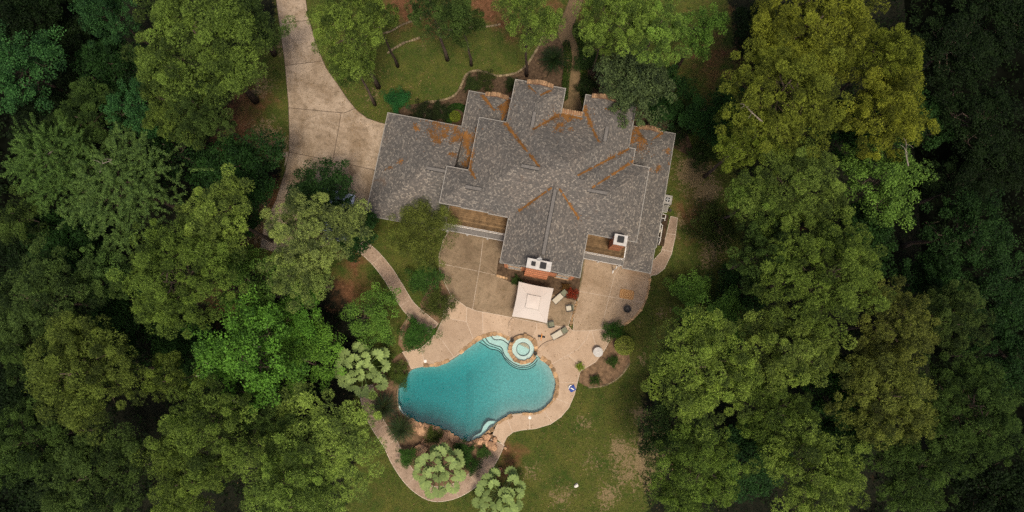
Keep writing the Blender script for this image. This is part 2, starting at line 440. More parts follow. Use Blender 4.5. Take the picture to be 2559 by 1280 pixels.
def polyline_stones(root, pts, width, step, zlo, zhi, mat, r, name='stone', closed=False, jitter=0.25, lean=0.0):
    """irregular stones laid end to end along a line"""
    seg = [Vector(p) for p in pts] + ([Vector(pts[0])] if closed else [])
    acc = [0]
    for i in range(len(seg) - 1): acc.append(acc[-1] + (seg[i + 1] - seg[i]).length)
    def at(s):
        s = max(0, min(acc[-1] - 1e-6, s))
        for i in range(len(seg) - 1):
            if acc[i + 1] >= s:
                d = (seg[i + 1] - seg[i]); return seg[i] + d * ((s - acc[i]) / max(1e-9, acc[i + 1] - acc[i])), d.normalized()
    s = 0.0
    while s < acc[-1] - step * 0.4:
        ln = step * r.uniform(0.65, 1.4); ln = min(ln, acc[-1] - s)
        wi = width * r.uniform(1 - jitter, 1 + jitter); hz = r.uniform(zlo, zhi)
        a, da = at(s + 0.015); c, dc = at(s + ln - 0.015); mid, dm = at(s + ln / 2)
        n = lambda d: Vector((-d.y, d.x))
        inn = r.uniform(-0.04, 0.04) * width + lean
        q = [a + n(da) * (inn - wi / 2) * r.uniform(.8, 1), mid + n(dm) * (inn - wi / 2), c + n(dc) * (inn - wi / 2) * r.uniform(.8, 1),
             c + n(dc) * (inn + wi / 2) * r.uniform(.75, 1), mid + n(dm) * (inn + wi / 2) * r.uniform(.9, 1.1), a + n(da) * (inn + wi / 2) * r.uniform(.75, 1)]
        top = offset([(p.x, p.y) for p in q], 0.025); bot = ccw([(p.x, p.y) for p in q])
        k = len(bot); vs = [(x, y, 0.0) for x, y in bot] + [(x, y, hz * .8) for x, y in bot] + [(x, y, hz + r.uniform(-.012, .012)) for x, y in top]
        fs = [tuple(2 * k + i for i in range(k))] + [(g + i, g + (i + 1) % k, g + k + (i + 1) % k, g + k + i) for g in (0, k) for i in range(k)]
        mk(name, vs, fs, mat, root)
        s += ln
    return root

# ================================================================== THE SETTING
POOL_PX = [(1200, 848), (1226, 839), (1247, 839), (1272, 851), (1300, 862), (1330, 878), (1350, 896), (1369, 910), (1382, 931), (1389, 955), (1388, 977),
           (1380, 1000), (1358, 1022), (1337, 1031), (1305, 1032), (1279, 1035), (1257, 1046), (1241, 1056), (1231, 1067), (1215, 1080),
           (1199, 1095), (1180, 1100), (1165, 1102), (1143, 1091), (1117, 1077), (1087, 1064), (1066, 1058), (1045, 1055), (1021, 1044),
           (1000, 1027), (995, 1006), (995, 977), (1002, 955), (1016, 939), (1029, 925), (1058, 917), (1093, 915), (1125, 902), (1151, 885),
           (1172, 868), (1188, 856)]
POOL = catmull(PP(POOL_PX), True, 4)
BIG = [(-420, -420), (420, -420), (420, 420), (-420, 420)]
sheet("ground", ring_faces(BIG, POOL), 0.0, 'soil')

# --- the grounds near the house: grass, bare patches and pine straw on one sheet
GX0, GX1, GY0, GY1, GS = -46.0, 46.0, -34.0, 58.0, 0.5
nx = int((GX1 - GX0) / GS); ny = int((GY1 - GY0) / GS)
gx = GX0 + np.arange(nx + 1) * GS; gy = GY0 + np.arange(ny + 1) * GS
VX, VY = np.meshgrid(gx, gy)
LAWN_PX = [(690, -80), (690, 60), (640, 130), (590, 300), (620, 400), (700, 400), (700, 470), (600, 480), (560, 640), (690, 700), (860, 700), (930, 790), (900, 900),
           (880, 1000), (900, 1100), (850, 1360), (1640, 1360), (1600, 1180), (1600, 1000), (1650, 850), (1700, 800), (1800, 760),
           (1850, 640), (1860, 520), (1820, 360), (1850, 250), (1830, 60), (1800, -80)]
LAWN = PP(LAWN_PX)
def blur_mask(poly, k=2):
    m = inside_np(VX, VY, poly).astype(float)
    for _ in range(k):
        p = np.pad(m, 1, mode='edge'); m = (p[:-2, 1:-1] + p[2:, 1:-1] + p[1:-1, :-2] + p[1:-1, 2:] + p[1:-1, 1:-1]) / 5
    return m
def blobs(lst):
    m = np.zeros_like(VX)
    for a, b_, r_, k in lst:
        x, y = P(a, b_); R_ = r_ * 0.0446
        m = np.maximum(m, k * np.exp(-((VX - x) ** 2 + (VY - y) ** 2) / (R_ * R_)))
    return m
A_GRASS = blur_mask(LAWN, 3)
A_DRY = blobs([(1735, 430, 62, .95), (1760, 475, 55, .85), (1790, 600, 46, .8), (1770, 640, 40, .7), (660, 340, 62, .75), (690, 370, 45, .9), (655, 220, 45, .62), (700, 120, 40, .6),
               (1545, 1120, 30, .9), (1590, 1160, 85, .74), (1520, 1240, 46, .7), (1460, 1060, 34, .55), (1600, 1040, 40, .6), (1480, 1150, 40, .5), (1640, 1100, 55, .65),
               (930, 240, 30, .55), (1050, 120, 20, .5), (1600, 900, 30, .5), (1700, 560, 60, .5), (1330, 1180, 40, .5), (1400, 1240, 50, .5), (1660, 780, 30, .55),
               (650, 500, 40, .8), (640, 570, 50, .85)])
A_STRAW = blobs([(1010, 20, 60, .9), (1220, 10, 60, .9), (1460, 20, 40, .7), (1385, 30, 40, .7), (1270, 60, 50, .7), (600, 310, 70, .75), (630, 250, 60, .7), (1080, 45, 70, .6), (560, 380, 60, .6), (1800, 150, 120, .5),
                 (640, 580, 70, .8), (680, 500, 50, .8), (560, 760, 60, .6), (880, 720, 60, .7), (1750, 540, 80, .6), (1280, 1140, 40, .7), (1260, 1190, 40, .6), (870, 650, 50, .6), (930, 640, 25, .6)])
POOL_BIG = offset(POOL, -0.9)
INP = inside_np(VX, VY, POOL_BIG)
idx = np.arange((nx + 1) * (ny + 1)).reshape(ny + 1, nx + 1)
keep = ~(INP[:-1, :-1] | INP[1:, :-1] | INP[:-1, 1:] | INP[1:, 1:])
quads = np.stack([idx[:-1, :-1], idx[:-1, 1:], idx[1:, 1:], idx[1:, :-1]], -1)[keep]
lme = bpy.data.meshes.new("lawn")
co = np.stack([VX.ravel(), VY.ravel(), np.full(VX.size, 0.004)], -1)
lme.from_pydata(co.tolist(), [], quads.tolist()); lme.update()
for nm, arr in (("grass", A_GRASS), ("dry", A_DRY), ("straw", A_STRAW)):
    at = lme.attributes.new(nm, 'FLOAT', 'POINT'); at.data.foreach_set("value", arr.ravel().astype(np.float32))
lme.materials.append(M['lawn'])
lawn = bpy.data.objects.new("lawn", lme); link(lawn); tag(lawn, kind="structure")

# --- paving
DRIVE_PX = [(684, -120), (690, 0), (700, 70), (712, 160), (721, 260), (723, 340), (722, 385), (712, 430), (690, 500), (660, 560), (650, 620), (720, 640), (800, 620), (880, 590), (905, 560),
            (925, 500), (960, 400), (975, 312), (950, 307), (918, 296), (892, 276), (868, 247), (842, 208), (815, 170), (790, 110), (770, 40), (748, -120)]
DRIVE = PP(DRIVE_PX)
CUT = lambda *p: PP(p)
drive = paved("driveway", DRIVE, [CUT((700, 166), (830, 150)), CUT((700, 268), (860, 283), (910, 262)), CUT((700, 376), (840, 404), (965, 432)),
                                  CUT((858, 250), (845, 330), (832, 402), (828, 520), (815, 660)), CUT((640, 500), (830, 505), (950, 520)), CUT((680, 60), (790, 50))],
              0.05, 'drive', 'jointd', gap=0.035)
sheet("kerb_flare", [PP([(697, 386), (721, 379), (719, 398), (710, 420), (714, 394)])], 0.03, 'drive')
# left terrace behind the house (brown, mossy), right terrace, pool deck
TERR_L = PP([(1128, 570), (1272, 606), (1252, 660), (1241, 688), (1278, 697), (1290, 706), (1380, 716), (1443, 735), (1432, 775), (1420, 815), (1404, 817), (1340, 806), (1280, 794), (1230, 784), (1190, 777),
             (1165, 767), (1143, 751), (1127, 738), (1110, 705), (1098, 675), (1097, 640), (1108, 600)])
paved("terrace_left", TERR_L, [CUT((1212, 560), (1200, 660), (1178, 790)), CUT((1080, 655), (1195, 678), (1250, 690))], 0.075, 'terrace', 'joint', gap=0.014)
TERR_R = PP([(1462, 632), (1560, 668), (1622, 684), (1626, 690), (1624, 712), (1617, 745), (1603, 774), (1583, 797), (1558, 814), (1520, 822), (1470, 827), (1432, 827), (1434, 795), (1447, 735), (1455, 690)])
paved("terrace_right", TERR_R, [CUT((1555, 655), (1535, 690), (1500, 830)), CUT((1440, 727), (1525, 742), (1640, 762))], 0.07, 'terrace_r', 'joint', gap=0.014)
DECK_OUT = [(1127, 738), (1143, 751), (1165, 767), (1190, 777), (1230, 784), (1280, 794), (1340, 806), (1404, 817), (1420, 815), (1432, 827), (1470, 827), (1520, 822), (1524, 850), (1511, 875), (1488, 905),
            (1450, 928), (1443, 955), (1436, 985), (1422, 1018), (1402, 1042), (1376, 1060), (1340, 1071), (1303, 1075), (1282, 1080), (1267, 1092), (1257, 1112)]
DECK_IN = [(1232, 1085), (1240, 1064), (1252, 1050), (1279, 1037), (1305, 1034), (1337, 1033), (1359, 1024), (1381, 1002), (1390, 978), (1391, 955), (1384, 930), (1371, 909), (1352, 894), (1330, 876), (1300, 860), (1272, 849),
           (1247, 837), (1226, 837), (1199, 846), (1187, 854), (1171, 866), (1150, 883), (1124, 900), (1093, 913), (1058, 915), (1028, 922)]
DECK_L = [(1015, 895), (1006, 880), (1030, 876), (1052, 870), (1072, 852), (1090, 832), (1105, 800), (1112, 765)]
DECK = PP(DECK_OUT) + PP(DECK_IN) + PP(DECK_L)
paved("pool_deck", DECK,
      [CUT((1168, 755), (1165, 803), (1180, 840), (1187, 870)), CUT((1206, 765), (1207, 840), (1210, 860)), CUT((1070, 760), (1130, 798), (1165, 804), (1180, 798)),
       CUT((1137, 801), (1128, 830), (1106, 854), (1085, 862)), CUT((1085, 833), (1106, 853), (1131, 887), (1140, 905)), CUT((1050, 860), (1063, 915), (1064, 930)),
       CUT((1283, 780), (1276, 800), (1272, 825), (1281, 860)), CUT((1341, 800), (1340, 825), (1325, 850), (1310, 875)),
       CUT((1478, 820), (1465, 848), (1445, 872), (1380, 910), (1370, 930)), CUT((1478, 824), (1486, 855), (1496, 880), (1530, 900)),
       CUT((1400, 860), (1418, 887), (1450, 912), (1475, 940)), CUT((1380, 955), (1400, 955), (1450, 958)), CUT((1370, 993), (1391, 997), (1430, 1012)),
       CUT((1350, 1015), (1365, 1035), (1390, 1070)), CUT((1323, 1025), (1324, 1090)), CUT((1262, 1040), (1270, 1054), (1285, 1090))],
      0.065, 'deck', 'joint', gap=0.016)
def path_strip(pts, w0):
    c = catmull(pts, False, 5); a = []; b_ = []
    for i, p in enumerate(c):
        q = Vector(c[min(i + 1, len(c) - 1)]) - Vector(c[max(i - 1, 0)]); q.normalize(); n = Vector((-q.y, q.x))
        a.append(tuple(Vector(p) + n * w0 / 2)); b_.append(tuple(Vector(p) - n * w0 / 2))
    return a + b_[::-1], c
def crosscut(c, i, w0):
    q = (Vector(c[i + 1]) - Vector(c[i - 1])).normalized(); n = Vector((-q.y, q.x)); p = Vector(c[i])
    return [tuple(p - n * w0), tuple(p + n * w0)]
op, oc = path_strip(PP([(900, 612), (935, 642), (968, 682), (992, 720), (1020, 765), (1052, 795), (1085, 822)]), 1.45)
paved("garden_path", op, [crosscut(oc, i, 1.5) for i in (6, 13, 19, 24)], 0.055, 'walk', 'joint')
op, oc = path_strip(PP([(914, 965), (925, 1020), (945, 1062), (975, 1108), (995, 1150), (1030, 1200), (1075, 1232), (1120, 1232), (1165, 1212), (1205, 1175), (1228, 1140), (1244, 1105)]), 1.55)
paved("pool_path", op, [crosscut(oc, i, 1.6) for i in (6, 11, 15, 20, 25, 37, 42, 48)], 0.05, 'walk', 'joint')
paved("side_path", PP([(1676, 541), (1693, 545), (1688, 590), (1678, 635), (1660, 672), (1640, 687), (1624, 689), (1618, 684), (1632, 652), (1652, 630), (1664, 592)]),
      [CUT((1655, 583), (1700, 588)), CUT((1645, 622), (1690, 632))], 0.05, 'walk', 'joint')
fw, fc = path_strip(PP([(1455, -90), (1440, 0), (1418, 55), (1412, 85), (1428, 125), (1434, 180), (1433, 235), (1430, 275)]), 1.6)
paved("front_walk", fw, [crosscut(fc, i, 1.6) for i in (10, 16, 22, 28)], 0.04, 'frontwalk', 'jointd')
sheet("front_step", [PP([(1408, 262), (1420, 235), (1446, 235), (1455, 268), (1452, 300), (1404, 296)])], 0.045, 'frontwalk')

# --- planting beds
EDGE_A = [(1060, 256), (1089, 254), (1113, 249), (1134, 240), (1148, 224), (1157, 204), (1165, 187), (1183, 178), (1205, 179), (1240, 190), (1268, 188), (1294, 181), (1319, 160), (1337, 131), (1350, 108), (1360, 78)]
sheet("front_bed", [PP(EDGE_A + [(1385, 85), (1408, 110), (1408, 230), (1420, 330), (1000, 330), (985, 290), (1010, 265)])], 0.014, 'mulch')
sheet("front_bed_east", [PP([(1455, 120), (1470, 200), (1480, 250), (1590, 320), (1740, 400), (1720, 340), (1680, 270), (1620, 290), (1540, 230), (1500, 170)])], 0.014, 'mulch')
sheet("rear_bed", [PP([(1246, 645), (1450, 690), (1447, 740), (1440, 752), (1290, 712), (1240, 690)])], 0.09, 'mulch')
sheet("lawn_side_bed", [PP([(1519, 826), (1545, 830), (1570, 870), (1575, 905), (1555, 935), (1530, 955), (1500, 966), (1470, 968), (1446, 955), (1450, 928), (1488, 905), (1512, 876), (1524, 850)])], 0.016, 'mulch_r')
ROCKBED = PP([(1028, 922), (1012, 938), (998, 955), (990, 977), (990, 1008), (997, 1030), (1020, 1048), (1045, 1059), (1066, 1062), (1087, 1068), (1117, 1081), (1143, 1095), (1165, 1106), (1182, 1104), (1201, 1098), (1217, 1083), (1234, 1086),
              (1240, 1110), (1226, 1135), (1200, 1168), (1160, 1200), (1115, 1222), (1078, 1220), (1040, 1190), (1008, 1145), (985, 1100), (958, 1058), (938, 1020), (926, 965), (950, 935), (990, 890), (1006, 880), (1016, 896)])
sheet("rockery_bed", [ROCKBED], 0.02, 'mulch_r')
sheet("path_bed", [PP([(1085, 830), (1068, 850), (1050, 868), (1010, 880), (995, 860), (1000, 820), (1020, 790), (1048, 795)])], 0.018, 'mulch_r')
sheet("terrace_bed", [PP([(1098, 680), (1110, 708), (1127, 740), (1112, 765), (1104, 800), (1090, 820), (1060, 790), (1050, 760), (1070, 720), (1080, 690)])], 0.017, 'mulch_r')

# ================================================================== POOL
pool = empty("swimming_pool", (*P(1195, 970), 0)); tag(pool, "kidney-shaped swimming pool with flagstone coping and turquoise water", "swimming pool")
ox, oy = pool.location.x, pool.location.y
loc = lambda pts: [(x - ox, y - oy) for x, y in pts]
PL = ccw(loc(POOL))
n = len(PL)
v = [(x, y, 0.0) for x, y in PL] + [(x, y, -3.1) for x, y in PL]
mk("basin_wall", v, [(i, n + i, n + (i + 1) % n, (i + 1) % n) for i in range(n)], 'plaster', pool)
out_ = ccw(offset(PL, -0.14))
mk("rim", [(x, y, 0.0) for x, y in PL] + [(x, y, 0.045) for x, y in PL] + [(x, y, 0.045) for x, y in out_], [(i, i + n, (i + 1) % n + n, (i + 1) % n)[::-1] for i in range(n)] + [(2 * n + i, n + i, n + (i + 1) % n, 2 * n + (i + 1) % n) for i in range(n)], 'edge', pool)
# sloping floor: shallow on the right, a break, then the deep end
xs = np.linspace(min(p[0] for p in PL) - .3, max(p[0] for p in PL) + .3, 40); ysr = (min(p[1] for p in PL) - .3, max(p[1] for p in PL) + .3)
XB = P(1182, 960)[0] - ox; XC = P(1250, 960)[0] - ox
xs = sorted(list(xs) + [XB, XB - 0.9, XC])
def depth(x): return float(np.interp(x, [-20, XB - 4.5, XB - 0.9, XB, XC, 20], [-3.0, -2.8, -2.35, -1.95, -1.25, -0.8]))
FXX, FYY = np.meshgrid(np.array(xs), np.linspace(ysr[0], ysr[1], 44))
pe_ = np.array(PL); dist = np.full(FXX.shape, 1e9)
for k in range(len(pe_)):
    a, b_ = pe_[k], pe_[(k + 1) % len(pe_)]; e = b_ - a
    t = np.clip(((FXX - a[0]) * e[0] + (FYY - a[1]) * e[1]) / max(1e-9, e @ e), 0, 1)
    dist = np.minimum(dist, np.hypot(FXX - a[0] - t * e[0], FYY - a[1] - t * e[1]))
cove = np.clip(np.where(inside_np(FXX, FYY, PL), dist, 0) / 2.3, 0, 1); cove = .34 + .66 * np.sin(cove * math.pi / 2)
FZ = np.vectorize(depth)(FXX) * cove; nr, nc = FXX.shape
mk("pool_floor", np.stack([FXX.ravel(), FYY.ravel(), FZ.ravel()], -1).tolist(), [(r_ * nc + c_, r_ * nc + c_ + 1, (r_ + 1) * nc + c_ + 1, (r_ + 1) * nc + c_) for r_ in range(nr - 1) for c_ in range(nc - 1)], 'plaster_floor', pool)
pw = MB(); wp = ccw(offset(PL, -0.05)); pw.prism(wp, -3.3, -0.10)
wo = pw.build("pool_water", 'water'); wo.location = (ox, oy, 0); tag(wo, kind="structure")
# entry steps and the ledge round the spa, each a tread with a dark tile edge
L4 = [(1194, 853), (1210, 862), (1226, 872), (1244, 876), (1255, 886), (1263, 900), (1279, 915), (1300, 923), (1324, 921), (1340, 910), (1352, 898)]
L3 = [(1203, 846), (1218, 862), (1241, 870), (1252, 877), (1258, 890), (1266, 899), (1281, 912), (1300, 919), (1322, 917), (1337, 907), (1347, 894)]
L2 = [(1212, 842), (1222, 857), (1239, 864), (1253, 869), (1259, 884), (1268, 896), (1283, 908), (1301, 915), (1320, 913), (1333, 904), (1342, 892)]
L1 = [(1226, 839), (1236, 849), (1255, 850), (1271, 861)]
back = [(1360, 880), (1340, 850), (1300, 830), (1240, 825), (1200, 835)]
for zz, ln_ in ((-0.82, L4), (-0.58, L3), (-0.40, L2), (-0.24, L1)):
    c = catmull(PP(ln_, zz), False, 4)
    bk = PP(back, zz) if len(ln_) > 5 else PP([(1300, 850), (1240, 825), (1215, 832)], zz)
    st = MB().prism(ccw(loc(c + bk)), -2.6, zz).build("step", 'plaster', pool)
    MB().tube([(x - ox, y - oy, zz + 0.005) for x, y in c], 0.055, 5).build("tile_line", 'tile', st)
for pts, zz in (([(1168, 1112), (1178, 1097), (1186, 1089), (1202, 1080), (1207, 1067), (1220, 1053), (1239, 1052)], -0.45), ([(1206, 1092), (1216, 1080), (1222, 1068), (1232, 1062)], -0.25)):
    c = catmull(PP(pts, zz), False, 4); bk = PP([(1260, 1060), (1240, 1100), (1190, 1125)], zz)
    st = MB().prism(ccw(loc(c + bk)), -2.9, zz).build("step", 'plaster', pool)
    MB().tube([(x - ox, y - oy, zz + 0.005) for x, y in c], 0.05, 5).build("tile_line", 'tile', st)
c = catmull(PP([(985, 1000), (999, 1012), (1006, 1028), (1022, 1042), (1030, 1060)], -0.2), False, 4)
st = MB().prism(ccw(loc(c + PP([(980, 1050)], -0.2))), -2.9, -0.2).build("step", 'plaster', pool)
MB().tube([(x - ox, y - oy, -0.195) for x, y in c], 0.045, 5).build("tile_line", 'tile', st)
# flagstone coping along the stretches where the photo shows it
r5 = random.Random(5)
def coping(i0, i1, wd=0.42, inn=-0.16):
    pts = catmull(PP(POOL_PX[i0:i1 + 1] if i1 >= i0 else POOL_PX[i0:] + POOL_PX[:i1 + 1]), False, 3)
    polyline_stones(pool, loc(pts), wd, 0.55, 0.085, 0.125, 'flag', r5, lean=-inn)
coping(35, 37); coping(38, 3, 0.44); coping(6, 11, 0.46); coping(11, 14, .3, -.12); coping(15, 17, 0.42); coping(18, 21, .5, -.2)
# ---- spa
SC = P(1307.4, 873, 0.35)
spa = empty("spa", (*SC, 0)); tag(spa, "round raised spa tub ringed with flagstones at the pool's top edge", "spa")
def ringmesh(r0, r1, z0, z1, n=48, wob=0):
    v = []; f = []
    for k in range(n):
        a = 2 * math.pi * k / n
        for r_, z in ((r1, z0), (r1, z1), (r0, z1), (r0, z0)): v.append((r_ * math.cos(a), r_ * math.sin(a), z))
    for k in range(n):
        a = 4 * k; b_ = 4 * ((k + 1) % n)
        for i in range(4): f.append((a + i, b_ + i, b_ + (i + 1) % 4, a + (i + 1) % 4))
    return v, f
mk("spa_wall", *ringmesh(1.22, 1.60, -1.5, 0.36), 'flag', spa)
mk("bench", *ringmesh(0.74, 1.215, -0.5, 0.12), 'plaster', spa)
mk("tile_line", *ringmesh(0.70, 0.765, 0.09, 0.132), 'tile', spa)
MB().lathe([(0.9, -0.62), (0.9, -0.06)], 32).build("spa_floor", 'plaster', spa)
for k in range(24):
    a0 = 2 * math.pi * (k + r5.uniform(-.12, .12)) / 24; a1 = 2 * math.pi * (k + 1 + r5.uniform(-.12, .12)) / 24 - 0.03
    ro = 1.63 + r5.uniform(-.07, .1); ri = 1.2 + r5.uniform(-.03, .05); z = 0.42 + r5.uniform(-.015, .03)
    am = (a0 + a1) / 2
    q = [(ri * math.cos(a), ri * math.sin(a)) for a in (a0, am, a1)] + [(ro * math.cos(a), ro * math.sin(a)) for a in (a1, am, a0)]
    MB().prism(q, 0.36, z).build("stone", 'flag', spa)
so = MB().lathe([(1.217, -0.6), (1.217, 0.26)], 48).build("spa_water", 'water'); so.location = (*SC, 0); tag(so, kind="structure")
# ---- low curved step walls either side of the spa
def lowwall(name, pts, w0, h, label):
    c = catmull(PP(pts), False, 6); a, b_ = [], []
    for i, p in enumerate(c):
        q = (Vector(c[min(i + 1, len(c) - 1)]) - Vector(c[max(i - 1, 0)])).normalized(); nn = Vector((-q.y, q.x))
        a.append(tuple(Vector(p) + nn * w0 / 2)); b_.append(tuple(Vector(p) - nn * w0 / 2))
    root = empty(name, (*c[0], 0)); tag(root, label, "kerb", "curved step kerbs beside the spa")
    L_ = lambda q: [(x - c[0][0], y - c[0][1]) for x, y in q]
    MB().prism(ccw(L_(a + b_[::-1])), 0.02, h).build("kerb_base", 'deck', root)
    N = len(c)
    for k in range(0, N - 3, 3):
        seg = a[k:k + 4] + b_[k:k + 4][::-1]
        MB().prism(offset(L_(seg), 0.012), h, h + 0.05).build("kerb_stone", 'deck', root)
lowwall("step_kerb", [(1284, 797), (1276, 806), (1273, 820), (1275, 838), (1282, 848)], 0.32, 0.17, "short curved concrete kerb from the canopy's corner to the spa")
lowwall("step_kerb", [(1427, 823), (1418, 838), (1396, 850), (1370, 858), (1353, 869), (1343, 884)], 0.42, 0.17, "long curved concrete kerb running from the lounger to the spa")

# ---- garden edging stones
def edging(label, pts, w0=0.22, step=0.4, mat='edge', hlo=.08, hhi=.16, seed=3):
    root = empty("stone_edging", (*P(*pts[0]), 0)); tag(root, label, "edging", "stone bed edgings")
    x0, y0 = root.location.x, root.location.y
    polyline_stones(root, [(x - x0, y - y0) for x, y in catmull(PP(pts), False, 3)], w0, step, hlo, hhi, mat, random.Random(seed))
edging("winding stone edging between the front lawn and the dark bed", EDGE_A, .26, .42)
edging("short curved stone edging near the pine beside the driveway", [(968, 134), (985, 122), (1010, 108), (1035, 100), (1050, 95)], .26, .4, seed=4)
edging("thin pale stone edging at the top left of the front lawn", [(945, 85), (975, 80), (1006, 62), (1053, 47)], .2, .4, seed=5)
edging("stone edging under the pines at the top of the front lawn", [(1096, 68), (1120, 76), (1139, 74), (1170, 70), (1196, 69), (1225, 66), (1254, 61)], .2, .4, seed=6)
edging("orange stone edging between the left and right terraces", [(1442, 752), (1437, 770), (1430, 795), (1426, 815)], .3, .38, 'flag', .12, .18, 7)
edging("orange brick edging along the right terrace's curved rim", [(1624, 695), (1621, 720), (1614, 748), (1602, 773), (1583, 795), (1560, 812)], .26, .5, 'flag', .09, .12, 8)
edging("stone edging at the left end of the bed under the house's rear gable", [(1240, 688), (1255, 693), (1272, 697)], .3, .4, 'flag', .12, .2, 9)
edging("stone edging along the narrow strip beside the right terrace", [(1462, 640), (1456, 680), (1449, 722)], .2, .5, 'edge', .09, .13, 10)
edging("stones edging the mulch bed of the round topiary", [(1470, 968), (1500, 966), (1530, 955), (1555, 935), (1575, 905)], .2, .5, 'edge', .06, .1, 12)
edging("stone edging between the garden path and the shrub left of the deck", [(1002, 850), (1006, 825), (1018, 800), (1036, 790)], .3, .6, 'edge', .06, .1, 13)
# ---- rockery boulders
rk = empty("rockery", (*P(1080, 1085), 0)); tag(rk, "rockery of rough orange-tan boulders along the pool's lower left edge", "rockery")
def boulder_mesh(seed):
    r = random.Random(seed); import bmesh
    bm = bmesh.new(); bmesh.ops.create_icosphere(bm, subdivisions=2, radius=0.5)
    dirs = [Vector((r.gauss(0, 1), r.gauss(0, 1), r.gauss(0, 1))).normalized() for _ in range(9)]; cut = [r.uniform(.28, .46) for _ in dirs]
    for vv in bm.verts:
        for d, c_ in zip(dirs, cut):
            k = vv.co.dot(d)
            if k > c_: vv.co -= d * (k - c_)
        vv.co += Vector((r.uniform(-.025, .025) for _ in range(3)))
    me = bpy.data.meshes.new("boulder"); bm.to_mesh(me); bm.free(); me.materials.append(M['rock']); return me
BMESH = [boulder_mesh(i) for i in range(7)]
r9 = random.Random(9)
rx, ry = rk.location.x, rk.location.y
edge_line = catmull(PP([(1024, 1052), (1045, 1063), (1066, 1066), (1090, 1073), (1117, 1085), (1143, 1099), (1163, 1110), (1188, 1108), (1208, 1098), (1225, 1090)]), False, 5)
def rock(x, y, s, z=None):
    sz = s * r9.uniform(.55, .9)
    inst(r9.choice(BMESH), "boulder", rk, (x - rx, y - ry, sz * 0.28 if z is None else z), (r9.uniform(-.3, .3), r9.uniform(-.3, .3), r9.uniform(0, 6.3)), (s * r9.uniform(.8, 1.25), s, sz))
for x, y in edge_line: rock(x + r9.uniform(-.1, .1), y + r9.uniform(-.1, .1), r9.uniform(.5, .95))
for k in range(26):
    a, b_ = r9.choice([(1048, 1080), (1062, 1085), (1050, 1110), (1060, 1125), (1105, 1092), (1125, 1098), (1075, 1075), (1090, 1110), (1040, 1070), (1215, 1105), (1228, 1112)])
    x, y = P(a + r9.uniform(-12, 12), b_ + r9.uniform(-10, 10)); rock(x, y, r9.uniform(.5, 1.15))
for a, b_, s in ((1057, 1078, 1.3), (1036, 1062, 1.3), (1052, 1122, 1.4), (1075, 1068, 1.2), (1112, 1088, 1.1), (1060, 1140, 1.2)): rock(*P(a, b_), s)
for a, b_, s, lb in ((975, 905, .9, "rounded tan boulder beside the upper left fan palm"), (990, 945, .7, "small tan boulder at the pool's left edge below the palm"), (1262, 1120, .5, "small brown stone on the lawn's edge by the pool path"),
                     (1236, 1098, .8, "flat brown boulder where deck and pool path meet")):
    o = inst(BMESH[2], "boulder", None, (*P(a, b_), .15), (0, 0, a), (s, s * .8, s * .6)); tag(o, lb, "boulder")
o = inst(BMESH[4], "white_stone", None, (*P(1440, 1213), .1), (0, 0, 1), (.6, .5, .4)); o.data = BMESH[4].copy(); o.data.materials[0] = M['pebble']
tag(o, "pale white stone lying alone on the lower lawn", "stone")

# ================================================================== HOUSE (built in its own axes: u along, v towards the front)
house = empty("house", (*HO, 0), HROT)
tag(house, "large brick house under a many-winged grey shingle roof with two chimneys", "house")
ZU, ZLo, PU, PLo = 6.0, 3.0, 0.50, 0.42
#        name            u0      u1     v0     v1    eave pitch axis  hipped ends
BL = dict(
    C=("roof",         -6.62,  6.46, -4.90,  7.13, ZU, PU, 'u', 'WE'),
    A=("roof",         -9.57, -1.00, -4.80,  5.06, ZU, PU, 'u', 'W'),
    B=("roof",        -11.90, -6.00, -4.72, -0.78, ZU, PU, 'u', 'W'),
    D=("roof",          1.00,  7.20, -5.03,  4.76, ZU, PU, 'u', 'E'),
    E=("roof",          2.90,  8.98, -4.97,  3.05, ZU, PU, 'u', 'E'),
    N1=("roof",        -6.58, -1.20,  4.20,  9.87, ZU, PU, 'v', 'N'),
    N2=("roof",         1.10,  6.50,  4.20,  9.63, ZU, PU, 'v', 'N'),
    S=("roof",         -4.50,  3.85, -9.74,  2.00, ZU, PU, 'v', ''),
    G=("garage_roof", -19.93, -11.25, -7.05,  4.60, ZLo, PLo, 'u', 'W'),
    G2=("porch_roof", -11.60, -6.30, -2.50,  8.75, ZLo, PLo, 'v', 'N'),
    Lw=("side_roof",    6.40, 11.62, -4.60,  8.20, ZLo, PLo, 'v', 'NS'),
    Ls=("side_roof",    8.45, 11.48, -7.50, -2.50, ZLo, PLo * .9, 'v', 'S'),
)
def block_h(b, u, v):
    nm, u0, u1, v0, v1, ze, p, ax, hip = b
    if not (u0 <= u <= u1 and v0 <= v <= v1): return -1e9
    d = min(v - v0, v1 - v) if ax == 'u' else min(u - u0, u1 - u)
    for s_, q in (('W', u - u0), ('E', u1 - u), ('N', v1 - v), ('S', v - v0)):
        if s_ in hip: d = min(d, q)
    return ze + p * d
def zroof(u, v): return max(block_h(b, u, v) for b in BL.values())
def px_on_roof(px, py):
    z = 6.5
    for _ in range(25):
        u, v = L(px, py, z); zz = zroof(u, v)
        if zz < 0: zz = 3
        z = z * .4 + zz * .6
    return u, v, z
